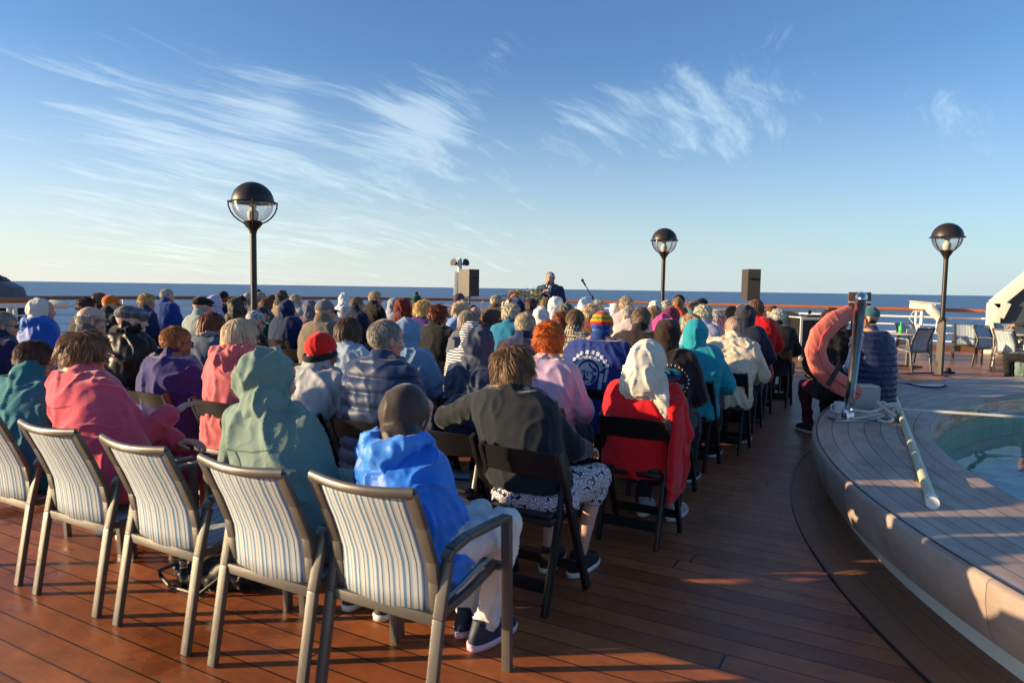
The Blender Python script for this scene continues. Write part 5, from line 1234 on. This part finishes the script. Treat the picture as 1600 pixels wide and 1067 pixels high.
seat(331, 488, 0, 'woman with the long auburn hair', 'woman with long wavy auburn hair and a patterned grey scarf', c=(.07, .10, .16), hair='long', hc=(.22, .060, .020), head=(-6, 6, 4), scarf=(.42, .36, .32), scarfk='camo', scarfc2=(.06, .07, .09), scarfsc=.5, thick=.036, fold=.014)
seat(68, 467, 0, 'person in the cream hood', 'person in a cream hood and a blue waterproof jacket at the left rail', c=(.012, .09, .42), rough=.55, mk='shell', fold=.012, hat='hood', hatc=(.60, .57, .50), hatk='fleece', hs=1.0, hooddown=1, hoodc=(.02, .12, .46), head=(-22, 4, 0), thick=.04, girth=1.1)
for x, y, s in ((182, 500, 'sunlit empty black folding chair between the left rail and the orange cap'),):
    pass
# --- row 1
AZ = seat(942, 487, 1, 'person in the rainbow knit hat', 'person in a rainbow striped knit hat and blue jacket with grey mask print', c=(.008, .026, .17), rough=.7, fold=.008, hat='beanie', hatc=(.5, .2, .02), hatk='rainbow', hatsc=6.2, hatlow=-.055, head=(-6, 4, 0), thick=.050, girth=1.34, shoulder=1.18, c2=(.5, .05, .05), lod=0)
LG = seat(1046, 497, 1, 'person in the black printed hoodie', 'person in a black hoodie with a round wave and sunset print on the back', c=(.020, .013, .014), hat='hood', hatc=(.030, .016, .013), hs=.92, head=(-4, 4, 0), thick=.038, fold=.007, girth=1.04, lod=0)
seat(822, 489, 1, 'man with cropped pale hair', 'man with closely cropped pale hair and a navy collar', c=(.015, .022, .07), hair='crop', hc=(.66, .55, .38), head=(4, 2, 0), thick=.034, collar=1.0, skin=(.62, .42, .30))
seat(741, 502, 1, 'person in the striped hood', 'person in a navy and white striped hooded top', c=(.66, .64, .60), mk='stripeh', c2=(.03, .04, .12), sc=.022, hat='hood', hatc=(.66, .64, .60), hatk='stripeh', hs=.92, head=(-4, 6, 0), fold=.004)
seat(509, 467, 1, 'man in the tan jacket', 'man in a grey baseball cap and taupe jacket with pale stripes', c=(.16, .125, .09), hat='cap', hatc=(.17, .16, .16), hair='fringe', hc=GREYH, head=(-18, 2, 0), glasses='sun', thick=.036, girth=1.1, collar=1.2)
seat(398, 484, 1, 'man in the camouflage cap', 'man in a pale camouflage cap and dark jacket', c=(.020, .020, .022), hat='cap', hatc=(.48, .50, .48), hatk='camo', hatc2=(.14, .19, .20), hatsc=1.0, hair='fringe', hc=GREYH, head=(-14, 14, 0))
seat(316, 462, 1, 'man in the black flat cap', 'man in a black flat cap and pale grey shirt left of the first lamp post', c=(.25, .30, .28), hat='flatcap', hatc=(.012, .014, .016), hair='fringe', hc=GREYH, head=(-14, 2, 0), skin=(.60, .34, .27), girth=1.1)
seat(173, 460, 1, 'man in the orange cap', 'man in a bright orange baseball cap', c=(.02, .02, .03), hat='cap', hatc=(.62, .13, .012), hair='fringe', hc=WHITEH, head=(-14, 8, 0))
seat(137, 464, 1, 'person with dark frizzy hair', 'person with dark reddish frizzy hair by the left rail', c=(.02, .016, .02), hair='curly', hc=(.07, .025, .015))
def decals():
    r_, j_, inf = AZ; zc = inf['sz'] - .20; gm = fabric((.36, .42, .50)); gd = fabric((.025, .04, .12)); gl = fabric((.55, .55, .48))
    D = []
    for k in range(9): a = R(20 + 140 * k / 8); D.append(p_rect(math.cos(a) * .150, .03 + math.sin(a) * .125, .030, .030)); D.append(p_ring(math.cos(a) * .112, .02 + math.sin(a) * .095, .006, .015))
    D += [p_ring(0, -.01, 0.0, .085, 0, 360, 28, 1.05), p_rect(-.115, -.05, .030, .12), p_rect(.115, -.05, .030, .12), p_rect(-.15, .0, .02, .10), p_rect(.15, .0, .02, .10), p_ring(0, .01, .092, .104, 10, 170)]
    project_decal('back_print', D, j_, gm, r_, -.01, zc, 1.0, -.12)
    D = [p_ring(-.035, .0, .006, .017, ry=.8), p_ring(.035, .0, .006, .017, ry=.8), p_rect(0, -.055, .05, .012), p_ring(0, -.055, .032, .037, 180, 360), p_rect(0, -.01, .012, .04), p_ring(0, .035, .055, .062, 20, 160)]
    o_ = project_decal('back_print', D, j_, gd, r_, -.01, zc, 1.0, -.12)
    if o_:
        for v in o_.data.vertices: v.co.y -= .002
    D = [p_rect(.20, -.10 + .045 * k, .034, .032) for k in range(4)]; project_decal('back_print', D, j_, gl, r_, 0, zc - .03, 1.0, -.38)
    r_, j_, inf = LG; zc = inf['sz'] - .19; wt = fabric((.62, .62, .60))
    def half(a0, a1, y0, r): return [(r * math.cos(R(a0 + (a1 - a0) * k / 14)), y0 + r * .62 * math.sin(R(a0 + (a1 - a0) * k / 14))) for k in range(15)]
    hp_ = half(8, 172, .055, .095); project_decal('round_print', [([(0, .063)] + hp_, [(0, k + 1, k + 2) for k in range(14)])], j_, fabric((.02, .30, .38)), r_, .080, zc, .88)
    project_decal('round_print', [p_rect(.02, .046, .150, .010), p_rect(.02, .030, .13, .008)], j_, fabric((.03, .10, .30)), r_, .080, zc, .88)
    hp_ = half(200, 340, .060, .090); project_decal('round_print', [([(0, .020)] + hp_, [(0, k + 1, k + 2) for k in range(14)])], j_, fabric((.50, .05, .025)), r_, .080, zc, .88)
    project_decal('round_print', [p_ring(-.03, .06, .032, .042, 20, 200)], j_, wt, r_, .080, zc, .88)
    project_decal('lettering', [p_text('LANZAROTE', 0, -.045, .042)], j_, wt, r_, .080, zc, .88)
    project_decal('lettering', [p_text('X *', .02, -.100, .040)], j_, wt, r_, .080, zc, .88)
    arc = [p_text(ch, .145 * math.sin(a), .0 - .145 * math.cos(a), .026, a) for ch, a in zip('RIDERS', [R(-8 + 11 * k) for k in range(6)])]
    arc += [p_rect(.145 * math.cos(R(a)), .145 * math.sin(R(a)), .007, .014) for a in range(-30, 210, 13)]
    project_decal('lettering', arc, j_, wt, r_, .080, zc, .88)
decals()
# --- row 2
seat(1089, 499, 2, 'person in the teal hoodie', 'person in a turquoise hoodie with the hood up, next to the aisle', c=(.015, .26, .34), hat='hood', hatc=(.015, .28, .35), hs=1.0, head=(-2, 6, 0), thick=.042, girth=1.22, fold=.009, lod=0)
seat(900, 484, 2, 'person in the lattice patterned shirt', 'person with brown hair in a black and cream lattice patterned shirt', c=(.50, .44, .30), mk='lattice', c2=(.012, .012, .015), hair='crop', hc=(.24, .16, .095), fold=.004, head=(-2, 2, 0), girth=1.12)
seat(1003, 481, 2, 'man in the dark blazer', 'man with thinning hair in a dark plum blazer with a white collar', c=(.022, .014, .018), hair='crop', hc=(.26, .18, .12), girth=1.22, scarf=None, head=(2, 4, 0), shoulder=1.1)
seat(685, 474, 2, 'person in the black blazer', 'person with wavy auburn hair in a black blazer and white collar', c=(.012, .012, .013), hair='bouffant', hc=(.20, .050, .018), girth=1.15, shoulder=1.1)
seat(733, 485, 2, 'person with the grey ponytail', 'person with long grey blond hair tied with a mustard band', c=(.10, .11, .13), hair='long', hc=(.36, .30, .23), scarf=(.05, .05, .06))
seat(524, 494, 2, 'person in the pale pink cap', 'person in a soft pale beige knit hat', c=(.35, .30, .28), hat='beanie', hatc=(.55, .38, .30), hair='fringe', hc=GREYH, head=(-8, 12, 0))
seat(373, 466, 2, 'person in the olive hood', 'person in a dark olive brown hood', c=(.045, .036, .024), hat='hood', hatc=(.050, .040, .026), hs=1.0, hoodfold=2.5, rough=.6)
seat(230, 458, 2, 'woman with the blond curls', 'woman with short curly blond hair near the left rail', c=(.02, .03, .10), hair='curly', hc=(.60, .40, .18), head=(-14, 4, 0))
seat(156, 457, 2, 'woman with the swept brown hair', 'woman with swept back brown hair behind the orange cap', c=(.04, .03, .03), hair='bouffant', hc=(.22, .12, .055))
# --- row 3
seat(1148, 497, 3, 'person in the cream jacket', 'white haired person bending forward in a cream jacket beside the aisle', c=(.56, .49, .38), rough=.7, mk='shell', hair='short', hc=(.66, .50, .38), head=(0, 26, 0), lean=.16, bow=.05, girth=1.28, shoulder=1.1, thick=.045, fold=.012, lod=0)
seat(879, 486, 3, 'woman with the russet hair', 'woman with russet red hair just ahead of the orange haired woman', c=(.05, .03, .03), hair='bouffant', hc=(.32, .075, .022))
seat(800, 473, 3, 'woman with the tall white curls', 'woman with tall cream white curly hair and a teal top', c=(.012, .15, .28), hair='bouffant', hc=(.70, .60, .44), girth=1.1)
seat(661, 469, 3, 'woman with golden hair', 'woman with windblown golden blond hair in purple', c=(.05, .02, .16), hair='wild', hc=(.66, .46, .16))
seat(634, 466, 3, 'person in the maroon hood', 'person in a maroon brown hood', c=(.13, .022, .018), hat='hood', hatc=(.12, .022, .018), hs=1.0, hoodfold=2)
seat(452, 469, 3, 'person in the navy hood', 'person in a deep navy hooded jacket right of the first lamp post', c=(.007, .020, .07), hat='hood', hatc=(.007, .020, .07), hs=1.0, girth=1.25, thick=.045)
seat(411, 478, 3, 'man in the purple brown cap', 'man in a dark plum cap behind the first lamp post', c=(.012, .08, .05), hat='cap', hatc=(.05, .035, .05), hair='fringe', hc=GREYH)
seat(338, 462, 3, 'person in the lilac hood', 'person in a pale lilac translucent hood', c=(.42, .36, .55), hat='hood', hatc=(.46, .40, .60), hs=1.05, rough=.4)
seat(262, 452, 3, 'grey haired man in blue', 'grey haired man in a royal blue jacket against the sea on the left', c=(.008, .040, .22), hair='crop', hc=(.50, .46, .38), head=(-20, 0, 0), girth=1.2, thick=.04)
seat(1041, 490, 3, 'person in the pink hood', 'person in a bright pink hood', c=(.55, .03, .22), hat='hood', hatc=(.62, .05, .25), hs=.95)
seat(1083, 489, 3, 'person with light tan hair', 'person with light tan hair in front of the teal hood', c=(.3, .4, .45), hair='bouffant', hc=(.60, .40, .24))
# --- row 4
seat(1165, 477, 4, 'person in the dark blue hood', 'person in a dark slate blue pointed hoodie beside the aisle', c=(.020, .028, .055), hat='hood', hatc=(.030, .032, .05), hs=1.05, hoodtip=1, girth=1.2, thick=.04)
seat(1052, 480, 4, 'person in the plum hood', 'person in a speckled plum coloured hood', c=(.14, .015, .05), hat='hood', hatc=(.14, .015, .05), hatk='fleece', hs=1.0)
seat(849, 479, 4, 'person in the small white hood', 'person in a white hood in front of the flowers', c=(.66, .66, .66), hat='hood', hatc=(.68, .68, .67), hs=.95)
seat(925, 474, 4, 'person in the leopard print jacket', 'person with cream hair in a brown leopard print jacket', c=(.20, .07, .03), mk='camo', c2=(.02, .01, .01), sc=.6, hair='bouffant', hc=(.66, .52, .34))
seat(1101, 475, 4, 'woman with white curls in lilac', 'woman with short white curls and a lilac grey top', c=(.42, .44, .56), hair='curly', hc=(.74, .66, .50), girth=1.15)
seat(416, 466, 4, 'person with red brown hair behind the post', 'person with red brown hair just right of the first lamp post', c=(.05, .08, .05), hair='bob', hc=(.26, .10, .04))
seat(723, 470, 4, 'woman with the pale blond hair', 'woman with swept pale blond hair beside the navy cap', c=(.15, .25, .5), hair='wild', hc=(.66, .52, .34))
seat(558, 464, 4, 'man with greying brown hair', 'man with greying brown hair and glasses in navy', c=(.012, .018, .05), hair='crop', hc=(.26, .20, .15), glasses='clear', head=(-20, 4, 0))
seat(490, 470, 4, 'person in the slate hood', 'person in a slate grey hood', c=(.10, .05, .08), hat='hood', hatc=(.12, .13, .17), hs=1.0)
seat(537, 478, 4, 'person in the pale blue cap', 'person in a pale blue grey knit cap', c=(.4, .42, .48), hat='beanie', hatc=(.48, .50, .56), hair='fringe', hc=GREYH)
seat(889, 473, 4, 'person in the grey speckled hood', 'person in a grey and black speckled hood below the standing speaker', c=(.10, .10, .09), hat='hood', hatc=(.16, .15, .12), hatk='camo', c2=(.04, .04, .035), sc=.8, hs=.9)
seat(985, 479, 4, 'person with silver hair', 'person with silver white hair left of the dark blazer', c=(.5, .4, .4), hair='short', hc=(.60, .56, .48))
seat(586, 455.5, 4.6, 'man in the black jacket and sunglasses', 'fair haired man in sunglasses and a black jacket sitting tall against the sea', c=(.016, .012, .010), hair='crop', hc=(.58, .46, .28), glasses='sun', head=(-42, 0, 0), girth=1.05, yaw=-10)
# --- row 5
seat(1183, 468, 5, 'woman in the red jacket', 'woman with brown hair in a bright red jacket beside the aisle', c=(.62, .012, .015), hair='bob', hc=(.24, .12, .055), girth=1.2, thick=.04)
seat(869, 465, 5, 'person in the tall white hood', 'person in a white hood and white top just in front of the standing speaker', c=(.66, .66, .68), hat='hood', hatc=(.70, .69, .68), hs=1.05)
seat(916, 466, 5, 'person in the tilted white hood', 'person in a tilted white hood below the boom microphone', c=(.64, .64, .64), hat='hood', hatc=(.70, .70, .70), hs=1.05, head=(4, 4, 12))
seat(1024, 478, 5, 'woman with the fair ponytail', 'woman with a fair ponytail and purple top', c=(.16, .05, .16), hair='bob', hc=(.48, .30, .14))
seat(1122, 484, 5, 'person with the grey white hair', 'person with soft grey white hair right of the white curls', c=(.42, .43, .5), hair='bouffant', hc=(.50, .50, .48))
seat(462, 460.5, 5, 'grey haired man in the cream top', 'grey haired man in a cream top right of the navy hood', c=(.48, .42, .36), hair='crop', hc=(.62, .50, .34), head=(-24, 4, 0))
seat(408, 457, 5, 'grey haired person by the lamp post', 'grey haired person half hidden by the first lamp post', c=(.05, .05, .06), hair='short', hc=GREYH)
seat(377, 461, 5, 'person in the small black cap', 'person in a small black cap left of the first lamp post', c=(.02, .02, .03), hat='cap', hatc=(.012, .012, .014))
seat(349, 455, 5, 'person in the red and black winter hat', 'person in a black winter hat with a red patch', c=(.012, .018, .06), hat='beanie', hatc=(.012, .016, .03), cuff=(.55, .04, .01), thick=.045)
seat(744, 479, 5, 'bald tanned man', 'bald tanned man beside the navy cap', c=(.10, .02, .02), hair='fringe', hc=SILV, skin=(.42, .22, .15))
seat(737, 475, 5.6, 'man in the navy cap', 'man in a navy cap in front of the white mast', c=(.04, .06, .2), hat='cap', hatc=(.035, .045, .07), hair='fringe', hc=GREYH)
seat(703, 484, 5, 'person in the light blue jacket', 'person in a light blue jacket left of the white mast', c=(.22, .36, .56), hair='short', hc=(.5, .44, .36))
seat(508, 466, 5.6, 'person in the mauve cap', 'person in a mauve brown cap against the rail', c=(.10, .03, .06), hat='cap', hatc=(.12, .08, .09))
# --- row 6 and beyond
seat(1217, 482, 6, 'woman with the white curls at the aisle end', 'woman with thick white curls in a black jacket at the aisle end', c=(.014, .011, .014), hair='curly', hc=(.70, .66, .58), girth=1.15)
seat(775, 462, 6, 'person in the ribbed brown puffer', 'person with spiky pale hair in a brown ribbed puffer vest', c=(.085, .055, .042), hair='short', hc=(.68, .56, .38), puff=.055, puffamp=.02, mk='plain', girth=1.3, thick=.05, shoulder=1.1)
seat(718, 458, 6, 'person in the plum beanie', 'person in a plum grey beanie below the left loudspeaker', c=(.08, .03, .03), hat='beanie', hatc=(.085, .055, .08), hair='short', hc=(.24, .13, .06))
seat(541, 458, 6, 'person in the bright white hood', 'person in a white hood and white scarf against the sea', c=(.60, .62, .66), hat='hood', hatc=(.70, .70, .70), hs=.98)
seat(616, 466, 6, 'person in the printed grey scarf', 'person in a white and grey printed head scarf', c=(.30, .36, .45), hat='hood', hatc=(.40, .42, .46), hatk='camo', c2=(.16, .17, .2), sc=.8, hs=.95)
seat(813, 467, 6, 'person in the royal navy hood', 'person in a dark royal blue hood beside the flowers', c=(.012, .016, .11), hat='hood', hatc=(.008, .018, .09), hs=.9)
seat(832, 467, 6, 'dark haired tanned man', 'tanned man with dark curly hair under the flowers', c=(.03, .02, .02), hair='short', hc=(.10, .05, .035), skin=SKIN_D)
seat(855, 465, 6.4, 'woman in the yellow top', 'woman with tawny hair in a yellow top', c=(.62, .42, .02), hair='bob', hc=(.34, .22, .12))
seat(936, 467.5, 6, 'person with the white blond hair', 'person with fluffy white blond hair below the boom microphone', c=(.45, .5, .56), hair='curly', hc=(.70, .60, .46))
seat(961, 474, 6, 'person in the small white beanie', 'person in a small white beanie', c=(.5, .5, .52), hat='beanie', hatc=(.66, .66, .66), hair='short', hc=DARK)
seat(979, 463, 6, 'woman with the high blond hair', 'woman with high piled ash blond hair in a pale pink top', c=(.50, .34, .36), hair='bouffant', hc=(.58, .46, .30))
seat(1026, 470, 6, 'person in the domed white hood', 'person in a white hood left of the middle lamp post', c=(.5, .55, .6), hat='hood', hatc=(.70, .69, .66), hs=.95)
seat(1085, 470.5, 6, 'man with the shaved sandy hair', 'man with shaved sandy hair and a turquoise collar', c=(.015, .26, .36), hair='crop', hc=(.45, .28, .17))
seat(1145, 479, 6, 'person with short brown hair', 'person with short brown hair in front of the dark blue hood', c=(.04, .04, .05), hair='crop', hc=(.20, .11, .05))
seat(442, 454, 6, 'person in the khaki hood', 'person in a khaki hood with dark front against the sea', c=(.26, .19, .12), hat='hood', hatc=(.06, .055, .05), hs=1.0, hooddown=0)
seat(426, 461, 6, 'young man with brown hair', 'young man with short brown hair in black right of the lamp post', c=(.014, .014, .016), hair='crop', hc=(.16, .085, .045), head=(-24, 0, 0))
seat(388, 457, 6, 'person with the pale bald head', 'bald person just left of the first lamp post', c=(.2, .2, .2), hair='fringe', hc=WHITEH, skin=SKIN_P)
seat(190, 459, 6, 'person in the dark wool cap', 'person in a dark brown wool cap behind the orange cap', c=(.03, .02, .02), hat='beanie', hatc=(.055, .025, .022)) if False else None
seat(1041, 470, 7, 'man with glasses on his head', 'white haired man with dark glasses left of the middle lamp post', c=(.02, .16, .16), hair='short', hc=WHITEH, glasses='sun')
seat(1060, 465, 7, 'person in the orange red jacket', 'fair haired person in an orange red jacket against the rail', c=(.55, .07, .012), hair='crop', hc=(.46, .28, .12))
seat(1207, 476, 7, 'man in the white and brown cap', 'man in a white and brown cap and blue jacket at the far aisle end', c=(.10, .17, .30), hat='cap', hatc=(.10, .035, .02), hair='fringe', hc=WHITEH, girth=1.2)
seat(1160, 477, 7, 'person with the grey hair by the loudspeaker', 'grey haired person half hidden behind the dark blue hood', c=(.3, .3, .32), hair='short', hc=(.5, .48, .44))
seat(652, 460.5, 7, 'person in the green bobble hat', 'person in a dark green bobble hat against the sea', c=(.03, .05, .03), hat='beanie', hatc=(.015, .06, .03), pom=(.02, .02, .015))
seat(404, 452, 7.6, 'person in the black knit hat', 'person in a black knit hat just behind the first lamp post', c=(.02, .02, .02), hat='beanie', hatc=(.008, .008, .009))
seat(1062, 461.5, 8, 'person with the black hair', 'black haired person behind the orange red jacket', c=(.02, .02, .02), hair='short', hc=DARK)
seat(1098, 467, 8, 'second black haired person', 'black haired person behind the shaved sandy haired man', c=(.02, .02, .02), hair='short', hc=DARK)

# a few empty folding chairs that catch the sun on the left
for i, (px, py, k, lab) in enumerate([(95, 520, 1, 'empty sunlit folding chair right of the cream hood'), (128, 520, 1.0, None), (455, 520, 2, 'empty folding chair in front of the red beanie'), (250, 500, 0, 'empty folding chair ahead of the purple towel')]):
    if lab: P = aty(px, py, rowY(k) - .2); chair('f', P.x, rowY(k) - .28, R(random.uniform(-6, 6)), lab, 'black folding chairs in the audience rows')

# --- the standing speaker with a microphone
P = atd(860, 426, 13.2)
r, j, inf = person(P.x, P.y, P.z, 'white haired man standing in a navy blazer, speaking into a hand microphone', dict(c=(.022, .034, .085), rough=.7, hair='short', hc=(.95, .92, .88), head=(0, 4, 0), yaw=196, arm1=((.10, .03, -.26), (-.20, .16, .18)), tr=(.16, .16, .17), girth=1.08, shoulder=1.12, thick=.022, hands=1, eyes=1, lean=0, skin=(.60, .33, .25), fold=.004, neck=.01), 'people by the stage', 0, standing=True)
sz = inf['sz']; g = G(); g.add([(-.045, .148, sz - .02), (.045, .148, sz - .02), (.05, .142, sz + .05), (-.05, .142, sz + .05), (0, .172, sz - .26)], [(0, 4, 1), (0, 1, 2, 3)])
g2 = G(); g2.loft([(0, .118, sz - .26, .02, .035), (0, .105, sz - .10, .048, .04), (0, .085, sz + .03, .06, .045)], 14); g2.build('shirt_front', fabric((.66, .66, .66)), r)
g2 = G(); g2.beam((0, .160, sz - .25), (0, .145, sz - .02), .035, .008, Vector((0, 1, 0))); g2.build('tie', fabric((.03, .02, .03)), r)
sh, el, wr = inf['arms'][1]
t = empty('hand_microphone', (0, 0, 0), 0, 'black hand microphone held by the standing speaker', 'microphone')
Mw = Matrix.Rotation(R(205), 4, 'Z'); d = Vector((0, .02, .12)); b0 = Vector(wr) + Vector((-.06, .06, .02)); hp_ = inf['HP'] + Vector((0, .135, -.075))
W0 = Vector((P.x, P.y, 0)); g = G(); dd = (hp_ - b0).normalized(); g.cap(hp_ - dd * .20, hp_ - dd * .04, .012, .016, 10); g.ell(hp_, (.026, .026, .028)); t.location = W0; t.rotation_euler = (0, 0, R(196)); g.build('microphone_body', M_black, t)

# --- two people on the pool bench
P = atd(1366, 477, 7.3)
r, j, inf = person(P.x + .03, P.y - .06, P.z, 'man in a navy quilted vest and teal cap sitting on the pool bench facing left', dict(c=(.022, .030, .085), rough=.45, puff=.062, puffamp=.018, neck=.035, top='vest', shirt=(.42, .50, .62), hair='crop', hc=(.10, .05, .03), hat='cap', hatc=(.045, .15, .17), head=(46, 2, 0), yaw=55, girth=1.12, shoulder=1.08, thick=.045, tr=(.03, .03, .04), collar=.6, lean=.05, sheen=.1, skin=(.62, .32, .18)), 'people on the pool bench', 0)
P = atd(1312, 482, 7.45)
r, j, inf = person(P.x, P.y, P.z, 'woman with dark curly hair in a black jacket and burgundy trousers on the pool bench', dict(c=(.016, .013, .015), fold=.010, hair='wild', hc=(.085, .030, .022), head=(12, 6, 0), yaw=38, girth=1.15, thick=.04, tr=(.10, .012, .03), lean=.05, knee=(.40, .12), shin=-.1), 'people on the pool bench', 0)
# coral padded float held against her
t = empty('padded_float', P.xy.to_3d(), 0, 'curved coral pink padded neck float standing on end beside the seated woman', 'float')
fp = [(1322, 487, 6.95), (1300, 502, 6.85), (1282, 524, 6.8), (1275, 548, 6.8), (1282, 572, 6.8), (1298, 590, 6.8), (1318, 603, 6.85), (1340, 616, 6.9)]
pts = [atd(x, y, w) - t.location for x, y, w in fp]; g = G(); g.tube(pts, [.075, .10, .105, .105, .105, .105, .10, .07], 16, sx=1.0, up=_v)
for i_, q_ in enumerate(g.v): pass
for a_, b_ in zip(pts, pts[1:]): pass
me = remesh(g, .010, 3); co = get_co(me); dn_ = np.array(_v0); mid = co @ dn_; m0 = float(np.mean(mid)); co = co - np.outer((mid - m0) * .60, dn_); set_co(me, co); folds(me, .003, 10, 4); link_mesh('float_body', me, fabric((.70, .17, .13), .6), t)
g = G(); g.tube([q_ - _v0 * .050 for q_ in pts], .006, 6); g.build('piping', fabric((.50, .06, .06)), t)
g = G(); a_ = pts[5] + Vector((0, 0, .02)); g.beam(a_ - _v0 * .062 - _r0 * .05 + Vector((0, 0, -.09)), a_ - _v0 * .075 + _r0 * .05 + Vector((0, 0, .12)), .045, .008, _v0); g.build('strap', M_blackvinyl, t)
# person at the right edge, mostly out of the picture
P = atd(1634, 452, 11.6)
person(P.x, P.y, P.z, 'person in black trousers cut off by the right edge beside the round table', dict(c=(.02, .02, .025), hair='short', hc=BROWN, yaw=75, arms='wide', tr=(.012, .012, .014), lean=.05, head=(0, 5, 0)), 'people by the rail tables', 1)
q = at(1597, 588, 0); t = empty('bag', q, YAW, 'pale green rounded bag on the deck at the right edge', 'bag'); g = G(); g.loft([(0, 0, .01, .2, .14), (0, 0, .12, .24, .16), (0, 0, .26, .17, .12), (0, 0, .31, .06, .05)], 24); me = remesh(g, .015, 3); folds(me, .012, 9, 8); link_mesh('bag_body', me, fabric((.16, .24, .20)), t)
